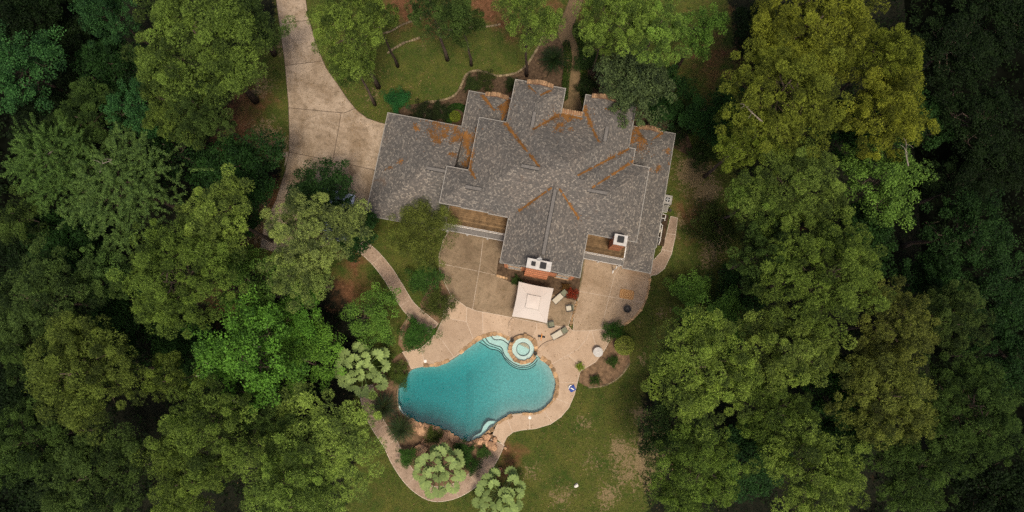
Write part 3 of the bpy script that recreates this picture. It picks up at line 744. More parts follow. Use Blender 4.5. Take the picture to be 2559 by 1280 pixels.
def roof_block(key):
    nm, u0, u1, v0, v1, ze, p, ax, hip = BL[key]
    if ax == 'u':
        h = (v1 - v0) / 2; vm = (v0 + v1) / 2
        ra = (u0 + (h if 'W' in hip else 0), vm, ze + p * h); rb = (u1 - (h if 'E' in hip else 0), vm, ze + p * h)
    else:
        h = (u1 - u0) / 2; um = (u0 + u1) / 2
        ra = (um, v0 + (h if 'S' in hip else 0), ze + p * h); rb = (um, v1 - (h if 'N' in hip else 0), ze + p * h)
    c = [(u0, v0, ze), (u1, v0, ze), (u1, v1, ze), (u0, v1, ze)]
    V = c + [ra, rb]
    F = [(0, 1, 5, 4), (2, 3, 4, 5), (3, 0, 4), (1, 2, 5)] if ax == 'u' else [(1, 2, 5, 4), (3, 0, 4, 5), (0, 1, 4), (2, 3, 5)]
    off = 0.005 * (list(BL).index(key) + 1); k = len(V)
    V += [(x, y, ze - .16 - off) for x, y, _ in c]
    F += [(i, k + i, k + (i + 1) % 4, (i + 1) % 4) for i in range(4)] + [(k + 3, k + 2, k + 1, k)]
    o = mk(nm, V, F, 'shingle', house)
    uvl = o.data.uv_layers.new(name="UVMap")
    for pg in o.data.polygons:
        nrm = pg.normal; al = Vector((0, 0, 1)).cross(nrm)
        al = al.normalized() if al.length > 1e-4 else Vector((1, 0, 0)); up = nrm.cross(al)
        for li in pg.loop_indices:
            q = o.data.vertices[o.data.loops[li].vertex_index].co
            uvl.data[li].uv = (q.dot(al) + 3.7 * pg.index, q.dot(up) + 1.3 * pg.index)
    # pale drip edge along the eaves
    t = MB()
    if ax == 'u' or True:
        w = 0.07
        t.box(((u0 + u1) / 2, v0 - w / 2, ze - .05), (u1 - u0 + 2 * w, w, .12)); t.box(((u0 + u1) / 2, v1 + w / 2, ze - .05), (u1 - u0 + 2 * w, w, .12))
        t.box((u0 - w / 2, (v0 + v1) / 2, ze - .05), (w, v1 - v0, .12)); t.box((u1 + w / 2, (v0 + v1) / 2, ze - .05), (w, v1 - v0, .12))
    if key == 'S':                               # the rear gable's sloping edges replace the level one
        t = MB(); um = (u0 + u1) / 2; zr = ze + p * (u1 - u0) / 2
        for ua, ub in ((u0, um), (u1, um)): t.tube([(ua, v0 - .03, ze + .01), (ub, v0 - .03, zr + .01)], .05, 4)
        for uu in (u0 - .035, u1 + .035): t.box((uu, (v0 - 4.9) / 2, ze - .05), (.07, -4.9 - v0, .12))
    t.build("drip_edge", 'trim', o)
    return o
ROOF = {k: roof_block(k) for k in BL}
# walls under each roof block
def walls(key, ins, top, name="wall", z0=0.0):
    nm, u0, u1, v0, v1, ze, p, ax, hip = BL[key]
    u0 += ins; u1 -= ins; v0 += ins; v1 -= ins
    return MB().box(((u0 + u1) / 2, (v0 + v1) / 2, (z0 + top) / 2), (u1 - u0, v1 - v0, top - z0)).build(name, 'brick', house)
for k, ins in (('C', .45), ('A', .47), ('B', .49), ('D', .51), ('E', .53), ('N1', .46), ('N2', .48)): walls(k, ins, 5.86)
for k, ins in (('G', .45), ('G2', .47), ('Lw', .44), ('Ls', .5)): walls(k, ins, 2.85)
_, u0, u1, v0, v1, *_r = BL['S']; um = (u0 + u1) / 2; hw = (u1 - u0) / 2 - .35
gz = lambda u: 6 + .5 * (BL['S'][2] - um - abs(u - um)) - .1
q = [(um - hw, 0), (um + hw, 0), (um + hw, gz(um + hw)), (um, gz(um)), (um - hw, gz(um - hw))]
vS = v0 + .18
mk("gable_wall", [(a, vS, z) for a, z in q] + [(a, -3.0, z) for a, z in q], [tuple(range(5)), tuple(reversed(range(5, 10)))] + [(i, 5 + i, 5 + (i + 1) % 5, (i + 1) % 5) for i in range(5)], 'brick', house)
def window(u, v, z, w, h, face):
    """face: 'S','N','W','E' - which way it looks"""
    dx, dy = {'S': (0, -1), 'N': (0, 1), 'W': (-1, 0), 'E': (1, 0)}[face]
    al = (1, 0) if dx == 0 else (0, 1)
    d = lambda L_, t: (L_ if al[0] else t, t if al[0] else L_)
    b_ = MB()
    for s_ in (-1, 1):
        b_.box((u + al[0] * s_ * (w / 2) + dx * .03, v + al[1] * s_ * (w / 2) + dy * .03, z), (*d(.09, .08), h + .09))
        b_.box((u + dx * .03, v + dy * .03, z + s_ * h / 2), (*d(w - .09, .078), .09))
    b_.box((u + dx * .028, v + dy * .028, z), (*d(.05, .07), h - .09)); b_.box((u + dx * .026, v + dy * .026, z), (*d(w - .09, .066), .05))
    f_ = b_.build("window", 'trim', house)
    MB().box((u + dx * .012, v + dy * .012, z), (*d(w - .05, .02), h - .05)).build("pane", 'glass', f_)
    MB().box((u + dx * .07, v + dy * .07, z - h / 2 - .09), (*d(w + .3, .16), .09)).build("sill", 'brick_pale', f_)
for u in (-3.0, 2.3): window(u, vS, 4.5, 1.3, 1.6, 'S'); window(u, vS, 1.5, 1.3, 1.7, 'S')
for u in (-9.8, -6.4): window(u, -4.72 + .49, 4.5, 1.2, 1.6, 'S')
for u in (5.0, ): window(u, -5.03 + .51, 4.5, 1.2, 1.6, 'S')
for u in (-3.9, ): window(u, 9.87 - .46, 4.3, 1.6, 1.8, 'N'); window(u, 9.87 - .46, 1.5, 1.8, 1.8, 'N')
window(3.8, 9.63 - .48, 4.3, 1.6, 1.8, 'N'); window(3.8, 9.63 - .48, 1.5, 1.8, 1.8, 'N')
for v in (-3, 1, 5): window(11.62 - .44, v, 1.5, 1.1, 1.4, 'E')
for v in (1.2, -2.8, ): window(-19.93 + .45, v, 1.25, 2.6, 2.1, 'W')
dz = MB().box((0.0, 7.13 - .45 + .04, 1.1), (1.3, .08, 2.2)).build("front_door", 'timber', house)
MB().box((.5, 7.13 - .45 + .11, 1.05), (.05, .06, .25)).build("handle", 'metal', dz)
# ridge vents
def vent(key, a, b_):
    nm, u0, u1, v0, v1, ze, p, ax, hip = BL[key]
    zr = ze + p * ((v1 - v0) if ax == 'u' else (u1 - u0)) / 2
    if ax == 'u':
        m = (v0 + v1) / 2; ua, ub = L(*a, zr)[0], L(*b_, zr)[0]; c = ((ua + ub) / 2, m, zr); d = (abs(ub - ua), .44, .05); d2 = (abs(ub - ua), .33, .035)
    else:
        m = (u0 + u1) / 2; va, vb = L(*a, zr)[1], L(*b_, zr)[1]; c = (m, (va + vb) / 2, zr); d = (.44, abs(vb - va), .05); d2 = (.33, abs(vb - va), .035)
    o = MB().box((c[0], c[1], zr - .01), d).build("vent_edge_shade", 'black', ROOF[key])  # black strip stands in for the shadow along the vent's edges
    s_ = MB().box((c[0], c[1], zr + .045), d2).build("vent_cap", M['ventcap'], ROOF[key])
vent('S', (1388, 474), (1352, 636)); vent('A', (1303, 414), (1347, 424)); vent('B', (1163, 465), (1202, 475)); vent('G', (1066, 416), (1114, 427))
vent('E', (1468, 476), (1517, 487)); vent('N1', (1326, 278), (1316, 316)); vent('N2', (1511, 316), (1503, 352))
# chimneys
def chimney(px, py, z, du, dv, flues, zbase=0.0, skirt=0.0):
    u, v = L(px, py, z)
    n_c = int((z - zbase) / 0.9)
    body = MB()
    for k in range(n_c):                         # corbelled brick courses, slightly wider towards the foot
        za, zb = zbase + (z - .18 - zbase) * k / n_c, zbase + (z - .18 - zbase) * (k + 1) / n_c
        w = skirt * (1 - k / n_c) + (.03 if k % 2 else 0)
        body.box((u, v, (za + zb) / 2), (du - .16 + w, dv - .16 + w, zb - za))
    o = body.build("chimney", 'brick', house)
    MB().box((u, v, z - .09), (du, dv, .18)).build("cap", 'cap', o)
    for fu, fv, r_ in flues:
        MB().box((u + fu, v + fv, z + .03), (r_, r_, .24)).build("flue", 'black', o)
    return u, v
cu, cv = chimney(1347, 662, 9.0, 2.45, .98, ((-.55, 0, .42), (.42, -.02, .62)), 0, .25)
chimney(1551, 600, 7.6, 1.35, 1.1, ((0, .05, .66),), 2.9)
# satellite dish on the rear chimney
sd = empty("satellite_dish", (*H2W(cu - .05, cv + .42), 9.0), HROT); tag(sd, "small white satellite dish on a mast on the rear chimney", "satellite dish")
MB().tube([(0, 0, -.01), (0, 0, .5), (0, .28, 1.0)], .03, 6).build("mast", 'white', sd)
dm = MB()
for k in range(1): dm.lathe([(0.02, 0), (.14, .02), (.25, .07), (.29, .10), (.28, .11), (.14, .04), (.02, .02)], 18)
do = dm.build("reflector", 'white', sd); do.location = (0, .0, .42); do.rotation_euler = (-.95, 0, .3)
# brick wall-dormers with a wavy crest over the front eaves, and their little roofs
def crest(px, py, w, ze, parent_key, seed):
    nm, u0, u1, v0, v1, *_q = BL[parent_key]
    u, _v = L(px, py, ze + .4); v = v1 - .1
    prof = [(-w / 2, .25), (-w * .42, .42), (-w * .30, .45), (-w * .2, .72), (0, .86), (w * .2, .72), (w * .30, .45), (w * .42, .42), (w / 2, .25)]
    V = []; F = []; nP = len(prof)
    for yy in (v - .18, v + .18):
        V += [(u + x, yy, ze + h) for x, h in prof] + [(u + x, yy, ze - .6) for x, h in prof]
    for i in range(nP - 1):
        F += [(i + 1, i, nP + i, nP + i + 1), (2 * nP + i, 2 * nP + i + 1, 3 * nP + i + 1, 3 * nP + i), (i, i + 1, 2 * nP + i + 1, 2 * nP + i)]
    F += [(0, 2 * nP, 3 * nP, nP), (nP - 1, 2 * nP - 1, 4 * nP - 1, 3 * nP - 1)]
    o = mk("wall_dormer", V, F, 'brick', house)
    n_b = 15                                     # the crest's coping bricks
    for k in range(n_b):
        xa = -w / 2 + w * k / n_b + .012; xb = -w / 2 + w * (k + 1) / n_b - .012
        ha = float(np.interp(xa, [q[0] for q in prof], [q[1] for q in prof])); hb = float(np.interp(xb, [q[0] for q in prof], [q[1] for q in prof]))
        vs = [(u + x, y, ze + h + z) for z in (0.0, .09) for x, h in ((xa, ha), (xb, hb)) for y in (v - .23, v + .23)]
        mk("brick", vs, [(0, 1, 3, 2), (4, 6, 7, 5), (0, 4, 5, 1), (2, 3, 7, 6), (0, 2, 6, 4), (1, 5, 7, 3)], 'brick_pale', o)
    zt = ze + .62; run = 1.5
    vs = [(u - w * .46, v - .18, ze + .16), (u + w * .46, v - .18, ze + .16), (u, v - .18, zt), (u, v - .18 - run, ze + .5 * (run + .1) + .02), (u - w * .46, v - .18, ze - .3), (u + w * .46, v - .18, ze - .3)]
    ro = mk("dormer_roof", vs, [(0, 2, 3), (2, 1, 3), (0, 3, 4), (1, 5, 3), (0, 4, 5, 1, 2)], 'shingle', house)
    ro.data.uv_layers.new(name="UVMap")
    for lp in ro.data.loops: ro.data.uv_layers[0].data[lp.index].uv = ro.data.vertices[lp.vertex_index].co.xy
crest(1349, 216, 2.85, ZU, 'N1', 1); crest(1511, 253, 2.85, ZU, 'N2', 2); crest(1243, 233, 2.6, ZLo, 'G2', 3); crest(1625, 320, 2.5, ZLo, 'Lw', 4)
# brick parapet over the front door
o = MB().box((0, 7.42, 5.55), (2.2, .4, .9)).build("porch_parapet", 'brick', house)
for k in range(9): MB().box((-1.0 + .25 * k, 7.42, 6.06), (.19, .5, .14)).build("brick", 'brick_pale', o)
# balconies: deck boards, skirt roof, railing
def balcony(u0, u1, v_in, v_out, zf, posts, side=None):
    root = MB().box(((u0 + u1) / 2, (v_in + v_out) / 2, zf - .2), (u1 - u0, v_in - v_out, .3)).build("balcony", 'timber', house)
    nb = int((v_in - v_out) / .2)
    for k in range(nb): MB().box(((u0 + u1) / 2, v_in - (k + .5) * (v_in - v_out) / nb, zf - .03), (u1 - u0 - .02, (v_in - v_out) / nb - .02, .05)).build("board", 'timber', root)
    sk = MB(); sk.add([(u0, v_out, zf - .05), (u1, v_out, zf - .05), (u1, v_out - .5, zf - .3), (u0, v_out - .5, zf - .3), (u0, v_out, zf - .4), (u1, v_out, zf - .4), (u1, v_out - .5, zf - .4), (u0, v_out - .5, zf - .4)],
                      [(0, 3, 2, 1), (4, 5, 6, 7), (3, 7, 6, 2), (0, 4, 7, 3), (1, 2, 6, 5)]); so_ = sk.build("skirt_roof", 'ventcap', root)
    MB().box(((u0 + u1) / 2, v_out - .55, zf - .3), (u1 - u0, .06, .12)).build("gutter", 'cap', root)
    rl = MB().box(((u0 + u1) / 2, v_out + .03, zf + .95), (u1 - u0, .06, .06)).build("railing", 'cap', root)
    MB().box(((u0 + u1) / 2, v_out + .03, zf + .12), (u1 - u0, .05, .05)).build("bottom_rail", 'white', rl)
    nbal = int((u1 - u0) / .3)
    for k in range(nbal + 1): MB().box((u0 + .05 + (u1 - u0 - .1) * k / nbal, v_out + .03, zf + .45), (.035, .035, .95)).build("baluster", 'white', rl)
    for k in range(posts + 1): MB().box((u0 + .08 + (u1 - u0 - .16) * k / posts, v_out - .3, (zf - .4) / 2), (.2, .2, zf - .4)).build("post", 'white', root)
    if side is not None:
        MB().box((side, (v_in + v_out) / 2 - .3, zf + .95), (.09, v_in - v_out - .9, .07)).build("side_rail", 'white', rl)
    return root
balcony(-11.3, -4.2, -4.3, -6.45, 3.0, 3)
balcony(3.6, 8.4, -4.6, -6.7, 3.0, 2, 8.3)
ds = MB().tube([(0, 0, 2.7), (.02, -.1, 2.3), (0, -.12, .3), (0, -.45, .12)], .07, 6)
dso = ds.build("downspout", 'white', house); dso.location = (*L(1540, 668, 2.4), 0)

# ---- pine needles washed into the valleys and gutters of the roof
r3 = random.Random(33)
def litter(name, label, strokes, blobs_):
    V = []; F = []
    def put(u, v, ln, wd):
        z = zroof(u, v)
        if z < 0: return
        a = r3.uniform(0, math.pi); e = .06
        zx = (zroof(u + e, v) - zroof(u - e, v)) / (2 * e); zy = (zroof(u, v + e) - zroof(u, v - e)) / (2 * e)
        if abs(zx) > .8 or abs(zy) > .8: zx = zy = 0
        c, s_ = math.cos(a), math.sin(a); k = len(V); h = r3.uniform(.015, .05)
        for du, dv in ((ln * c - wd * s_, ln * s_ + wd * c), (-ln * c - wd * s_, -ln * s_ + wd * c), (-ln * c + wd * s_, -ln * s_ - wd * c), (ln * c + wd * s_, ln * s_ - wd * c)):
            V.append((u + du, v + dv, z + h + zx * du + zy * dv))
        F.append((k, k + 1, k + 2, k + 3))
    for a, b_, w, dens in strokes:
        ua, va, _ = px_on_roof(*a); ub, vb, _ = px_on_roof(*b_)
        ln = math.hypot(ub - ua, vb - va)
        for _ in range(int(ln * dens * .5)):
            t = r3.random(); ww = w * .8 * (0.3 + 0.9 * (1 - t) ** 1.3) * (0.75 + 0.6 * math.sin(t * 23 + ua) * math.sin(t * 9 + va))
            if math.sin(t * 41 + va * 3) + math.sin(t * 17 + ua) < -1.0 + r3.uniform(-.5, .5): continue
            ww *= r3.choice((1, 1, 1, 1, 2.6)); put(ua + (ub - ua) * t + r3.gauss(0, ww), va + (vb - va) * t + r3.gauss(0, ww), r3.uniform(.04, .10), r3.uniform(.012, .03))
    for px, py, r_, nn in blobs_:
        uc, vc, _ = px_on_roof(px, py); R_ = r_ * .042
        subs = [(uc + r3.gauss(0, R_ * .5), vc + r3.gauss(0, R_ * .5), R_ * r3.uniform(.2, .5)) for _ in range(7)]
        for _ in range(int(nn * .55)):
            a, b2, s_ = r3.choice(subs); s_ *= r3.choice((1, 1, 1, 1.4, 2.4)); put(a + r3.gauss(0, s_ * .6), b2 + r3.gauss(0, s_ * .6), r3.uniform(.04, .10), r3.uniform(.012, .03))
    o = mk(name, V, F, 'needle', None, loc=(*HO, 0), rz=HROT)
    tag(o, label, "pine needles", kind="stuff")
litter("pine_needles", "rust-orange pine needles lying in the valleys and gutters of the roof",
       [((1262, 308), (1350, 420), .13, 420), ((1398, 286), (1332, 324), .12, 420), ((1452, 292), (1496, 354), .13, 460), ((1572, 372), (1440, 441), .07, 330), ((1582, 411), (1480, 469), .08, 380),
        ((1297, 527), (1378, 470), .08, 400), ((1446, 546), (1398, 472), .07, 380), ((1171, 424), (1188, 446), .10, 500), ((1405, 287), (1455, 297), .15, 700),
        ((1163, 330), (1176, 420), .22, 520), ((1176, 410), (1190, 320), .10, 400), ((1205, 238), (1235, 275), .16, 500), ((1270, 250), (1255, 300), .22, 520), ((1322, 216), (1346, 236), .09, 420), ((1378, 226), (1350, 238), .09, 420),
        ((1497, 252), (1514, 272), .08, 400), ((1556, 265), (1520, 275), .09, 420), ((1588, 320), (1610, 355), .22, 620), ((1655, 333), (1620, 352), .11, 500), ((1684, 390), (1678, 420), .05, 200), ((1210, 232), (1270, 243), .08, 500), ((1592, 318), (1655, 332), .07, 500)],
       [(1086, 315, 24, 900), (1092, 350, 20, 600), (1135, 350, 16, 500), (1110, 325, 16, 350), (1039, 320, 10, 260), (1130, 388, 9, 160), (1163, 411, 9, 260), (1000, 405, 7, 90), (972, 420, 6, 60), (1400, 315, 14, 380),
        (1415, 300, 18, 420), (1165, 345, 22, 700), (1250, 265, 20, 700), (1600, 345, 20, 800), (1642, 418, 12, 200), (1671, 375, 8, 110), (1678, 405, 8, 110), (1140, 325, 12, 200)])

# ================================================================== THINGS ON THE TERRACES
def at(px, py, z=0.0): return (*P(px, py, z), z)
# ---- canopy
cn = empty("canopy_tent", (2.25, 4.03, 0.075), math.radians(-11.1)); tag(cn, "white square canopy tent with a raised vent behind the house", "canopy")
def quadcloth(h, z0, z1, n=8, sag=.05):
    V = []; F = []
    for j in range(n + 1):
        for i in range(n + 1):
            x = -1 + 2 * i / n; y = -1 + 2 * j / n; m = max(abs(x), abs(y))
            edge = 1 - .035 * (1 - min(abs(x), abs(y)) ** 2) * (m ** 6)
            V.append((x * h * edge, y * h * edge, z1 + (z0 - z1) * m - sag * math.sin(math.pi * m)))
    for j in range(n):
        for i in range(n): a = j * (n + 1) + i; F.append((a, a + 1, a + n + 2, a + n + 1))
    return V, F
V, F = quadcloth(1.91, 2.42, 2.9); top = mk("roof_cloth", V, F, 'canvas', cn, True)
V, F = quadcloth(.74, 2.79, 2.94, 6, .005); mk("vent_cloth", V, F, 'canvas2', cn, True)
pz = MB()
for a, b_ in (((-.73, -.73), (.73, -.73)), ((.73, -.73), (.73, .73)), ((.73, .73), (-.73, .73)), ((-.73, .73), (-.73, -.73))): pz.tube([(*a, 2.785), ((a[0] + b_[0]) * .485, (a[1] + b_[1]) * .485, 2.79), (*b_, 2.785)], .016, 5)
pz.build("vent_shade_line", 'trim', cn)  # grey tube added in place of the shade line at the vent's edge
sm = MB()
for sx in (-1, 1):
    for sy in (-1, 1): sm.tube([(sx * .8, sy * .8, 2.66), (sx * 1.35, sy * 1.35, 2.53), (sx * 1.88, sy * 1.88, 2.425)], .014, 4)
sm.build("seam", 'canvas2', cn)
vl = MB()
for s_ in (-1, 1):
    vl.box((0, s_ * 1.83, 2.33), (3.6, .02, .2)); vl.box((s_ * 1.83, 0, 2.33), (.02, 3.6, .2))
vl.build("valance", 'canvas', cn)
for sx in (-1, 1):
    for sy in (-1, 1):
        MB().tube([(sx * 1.8, sy * 1.8, 0), (sx * 1.8, sy * 1.8, 2.4)], .035, 8).build("leg", 'darkmetal', cn)
for a, b_ in (((-1.8, -1.8), (1.8, -1.8)), ((1.8, -1.8), (1.8, 1.8)), ((1.8, 1.8), (-1.8, 1.8)), ((-1.8, 1.8), (-1.8, -1.8))):
    MB().tube([(*a, 2.36), (*b_, 2.36)], .022, 6).build("crossbar", 'darkmetal', cn)
# ---- loungers
def lounger(px, py, ang, label, m1, m2):
    r = empty("sun_lounger", (*P(px, py), .07), ang); tag(r, label, "sun lounger", "loungers by the canopy")
    fr = MB()
    for s_ in (-1, 1): fr.box((-.1, s_ * .33, .30), (1.75, .05, .06))
    fr.box((-.95, 0, .30), (.05, .61, .06)); fr.box((.75, 0, .30), (.05, .61, .06)); fr.build("frame", 'darkmetal', r)
    for sx in (-.85, .6):
        for sy in (-.3, .3): MB().box((sx, sy, .135), (.05, .05, .27)).build("leg", 'darkmetal', r)
    seat = MB().box((-.34, 0, .385), (1.2, .6, .1)).build("seat_cushion", m1, r)
    bv = seat.modifiers.new("b", 'BEVEL'); bv.width = .03; bv.segments = 2
    bk = MB().box((.34 + .27, 0, .58), (.68, .6, .1), tilt=(0, -.62, 0)).build("backrest", m2, r)
    bv = bk.modifiers.new("b", 'BEVEL'); bv.width = .03; bv.segments = 2
    MB().box((.80, 0, .46), (.05, .5, .34), tilt=(0, .35, 0)).build("back_support", 'darkmetal', r)
lounger(1399, 742, math.radians(42), "lounger with grey-green back beside the canopy's right side", 'cushion', 'cushion_g')
lounger(1398, 833, math.radians(31), "lounger with pale seat on the pool deck below the canopy", 'cushion', 'cushion_g')
def chair(px, py, ang, label, m2):
    r = empty("patio_chair", (*P(px, py), .075), ang); tag(r, label, "chair", "chairs by the canopy")
    for sx in (-.28, .28):
        for sy in (-.28, .28): MB().box((sx, sy, .19), (.05, .05, .38)).build("leg", 'darkmetal', r)
    MB().box((0, 0, .40), (.66, .66, .05)).build("seat_frame", 'darkmetal', r)
    s = MB().box((-.03, 0, .475), (.56, .52, .1)).build("seat_cushion", m2, r); bv = s.modifiers.new("b", 'BEVEL'); bv.width = .03; bv.segments = 2
    MB().box((.36, 0, .70), (.08, .66, .62), tilt=(0, .22, 0)).build("backrest", 'cushion_g', r)
    for s_ in (-1, 1): MB().box((0, s_ * .36, .62), (.6, .07, .05)).build("armrest", 'darkmetal', r)
chair(1421, 771, math.radians(8), "small patio chair with pale seat by the orange stone edging", 'cushion')
chair(1377, 811, math.radians(190), "grey patio chair tucked at the canopy's lower right corner", 'cushion_g')
# ---- rug, fire pit, table, pots and other small things
rg = MB()
pr = []
for k in range(24):
    a = 2 * math.pi * k / 24; c, s_ = math.cos(a), math.sin(a)
    pr.append((.80 * math.copysign(abs(c) ** .35, c), .53 * math.copysign(abs(s_) ** .35, s_)))
o = rg.prism(pr, 0, .025).build("rug", 'rug', None, loc=(*P(1566, 736), .072), rz=math.radians(-9)); tag(o, "ornate orange-brown rug lying on the right terrace", "rug")
b_ = ringmesh(.74, .80, 0, 1, 4)
fp = empty("fire_pit", (*P(1566, 773), .07)); tag(fp, "round dark metal fire pit on the right terrace", "fire pit")
MB().lathe([(.12, .02), (.14, .14), (.30, .2), (.38, .34), (.40, .44), (.37, .44), (.34, .34), (.2, .26), (.02, .24)], 20).build("bowl", 'darkmetal', fp)
mk("rim", *ringmesh(.37, .425, .43, .465, 24), 'darkmetal', fp)
for k in range(3): MB().tube([(.28 * math.cos(2.1 * k), .28 * math.sin(2.1 * k), .24), (.36 * math.cos(2.1 * k), .36 * math.sin(2.1 * k), 0)], .025, 6).build("leg", 'darkmetal', fp)
tb = empty("round_table", (*P(1492.5, 880), .065)); tag(tb, "round white patio table at the right end of the pool deck", "table")
MB().lathe([(.50, .69), (.54, .70), (.54, .735), (.50, .745), (.02, .745)], 28).build("table_top", 'cap', tb)
MB().lathe([(.05, .03), (.05, .69)], 10).build("leg", 'white', tb); MB().lathe([(.3, 0), (.3, .03), (.06, .06)], 18).build("base", 'white', tb)
MB().lathe([(.03, .74), (.03, .80), (.02, .80)], 8).build("umbrella_socket", 'metal', tb)
def urn(px, py, label, s=1.0, z=.065, mat='urn'):
    r = empty("urn", (*P(px, py, z), z)); tag(r, label, "urn")
    MB().lathe([(.10 * s, 0), (.12 * s, .06 * s), (.19 * s, .22 * s), (.21 * s, .34 * s), (.17 * s, .44 * s), (.19 * s, .47 * s), (.15 * s, .47 * s), (.12 * s, .36 * s)], 18).build("pot", mat, r, True)
    MB().lathe([(.125 * s, .37 * s), (.125 * s, .38 * s)], 14).build("soil", 'mulch', r)
urn(1280, 851, "dark round urn at the spa's upper left side", 1.0, .3); urn(1338, 884, "dark round urn at the spa's lower right side", 1.0, .3)
urn(1673, 527, "small dark pot beside the air conditioning unit", .8, .01)
pt = empty("clay_pot", at(1250, 1173)); tag(pt, "pale empty clay pot beside the lower fan palm", "pot")
MB().lathe([(.16, 0), (.24, .3), (.28, .36), (.28, .40), (.23, .40), (.20, .3), (.14, .06), (.01, .06)], 20).build("pot", 'terracotta', pt, True)
for a, b_, lb in ((1063, 903, "white round skimmer lid on the deck's upper left"), (1324, 1044, "white round skimmer lid on the deck below the pool")):
    o = MB().lathe([(.17, 0), (.17, .012), (.15, .018), (.145, .014), (.02, .016)], 22).build("skimmer_lid", 'white', None, loc=(*P(a, b_), .066)); tag(o, lb, "lid", "skimmer lids")
ty = empty("pool_toy", (*P(1353, 843), .07), math.radians(80)); tag(ty, "orange and black cross-shaped pool toy left on the deck by the spa", "toy")
MB().tube([(-.38, 0, .07), (-.1, 0, .09), (.3, 0, .09), (.42, 0, .07)], [.02, .05, .05, .015], 8).build("body", 'orange', ty)
MB().add([(-.02, -.40, .06), (.16, -.40, .06), (.2, .40, .06), (-.04, .40, .06), (-.02, -.40, .09), (.16, -.40, .09), (.2, .40, .09), (-.04, .40, .09)], [(0, 3, 2, 1), (4, 5, 6, 7), (0, 1, 5, 4), (1, 2, 6, 5), (2, 3, 7, 6), (3, 0, 4, 7)]).build("wing", 'black', ty)
tw = empty("pool_float", (*P(1430, 971), .06), .5); tag(tw, "crumpled blue and white pool float at the deck's right edge", "pool float")
r1 = random.Random(2); V = []; F = []
for j in range(8):
    for i in range(8): V.append((-.36 + .1 * i + r1.uniform(-.04, .04), -.32 + .09 * j + r1.uniform(-.04, .04), .05 + r1.uniform(0, .16) * math.sin(math.pi * (i + .5) / 8)))
for j in range(7):
    for i in range(7): F.append((j * 8 + i, j * 8 + i + 1, j * 8 + i + 9, j * 8 + i + 8))
mk("cloth", V, F, 'blue', tw, True); MB().tube([(-.34, .2, .12), (-.2, .36, .15), (0, .42, .12), (.1, .34, .16)], .07, 8).build("stripe", 'white', tw, True)
MB().box((-.02, -.02, .2), (.12, .4, .03), .6).build("band", 'white', tw)
# ---- air conditioning units and pool equipment beside the right wing
def ac(px, py, label, w, d, h, fan):
    r = empty("air_conditioner", at(px, py), HROT); tag(r, label, "air conditioner", "air conditioners by the right wing")
    MB().box((0, 0, .04), (w + .1, d + .1, .08)).build("pad", 'cap', r); MB().box((0, 0, .08 + h / 2), (w, d, h)).build("casing", 'metal', r)
    tp = MB().box((0, 0, .10 + h), (w + .06, d + .06, .05)).build("top_panel", 'trim', r)
    if fan:
        o_ = MB().lathe([(.33, .13 + h), (.33, .14 + h)], 24).build("fan_opening", 'black', r)
        for k in range(4): MB().box((.15 * math.cos(k * 1.57), .15 * math.sin(k * 1.57), .15 + h), (.28, .1, .012), k * 1.57).build("fan_blade", 'metal', r)
        mk("fan_guard", *ringmesh(.31, .36, .142 + h, .17 + h, 24), 'cap', r)
    else:
        for k in range(5): MB().box((0, -d / 2 + d * (k + .5) / 5, .13 + h), (w * .8, .03, .02)).build("louvre", 'darkmetal', r)
ac(1664, 503, "grey air conditioner with a round black fan by the right wing", .92, .98, .8, True)
ac(1657, 524, "smaller grey air conditioner below the fan unit", .8, .5, .55, False)
pe = empty("pool_equipment", at(1653, 575), HROT); tag(pe, "pool pumps and tan filter with white pipes beside the right wing", "pool equipment")
ex, ey = pe.location.x, pe.location.y
def el(px, py, z):
    x, y = P(px, py, z); x -= ex; y -= ey; c, s_ = math.cos(HROT), math.sin(HROT); return (x * c + y * s_, -x * s_ + y * c, z)
MB().box((0, 0, .03), (1.1, 3.6, .06)).build("pad", 'mulch', pe)
fx = el(1647, 575, 1.0); MB().lathe([(.28, .06), (.3, .2), (.3, .8), (.24, .95), (.06, 1.0), (.05, 1.06), (.01, 1.06)], 18, (fx[0], fx[1], 0)).build("filter_tank", 'cushion', pe, True)
for a, b_ in ((1655, 548), (1650, 562), (1644, 600)):
    q = el(a, b_, .3); MB().tube([(q[0], q[1] - .3, .28), (q[0], q[1] + .05, .28), (q[0], q[1] + .3, .28)], [.13, .15, .12], 10).build("pump", 'darkmetal', pe)
def pipe(pts): MB().tube([el(*p) for p in pts], .045, 6).build("pipe", 'white', pe)
pipe([(1657, 535, .1), (1657, 535, .6), (1664, 537, .6), (1661, 551, .6), (1660, 552, .1)]); pipe([(1651, 553, .3), (1652, 545, .5), (1660, 546, .5)])
pipe([(1648, 560, .5), (1656, 563, .5), (1654, 572, .5), (1648, 572, .5)]); pipe([(1655, 570, .6), (1650, 600, .6), (1646, 612, .6)]); pipe([(1640, 590, .4), (1650, 594, .4), (1645, 606, .3)]); pipe([(1652, 558, .8), (1649, 572, 1.0)])
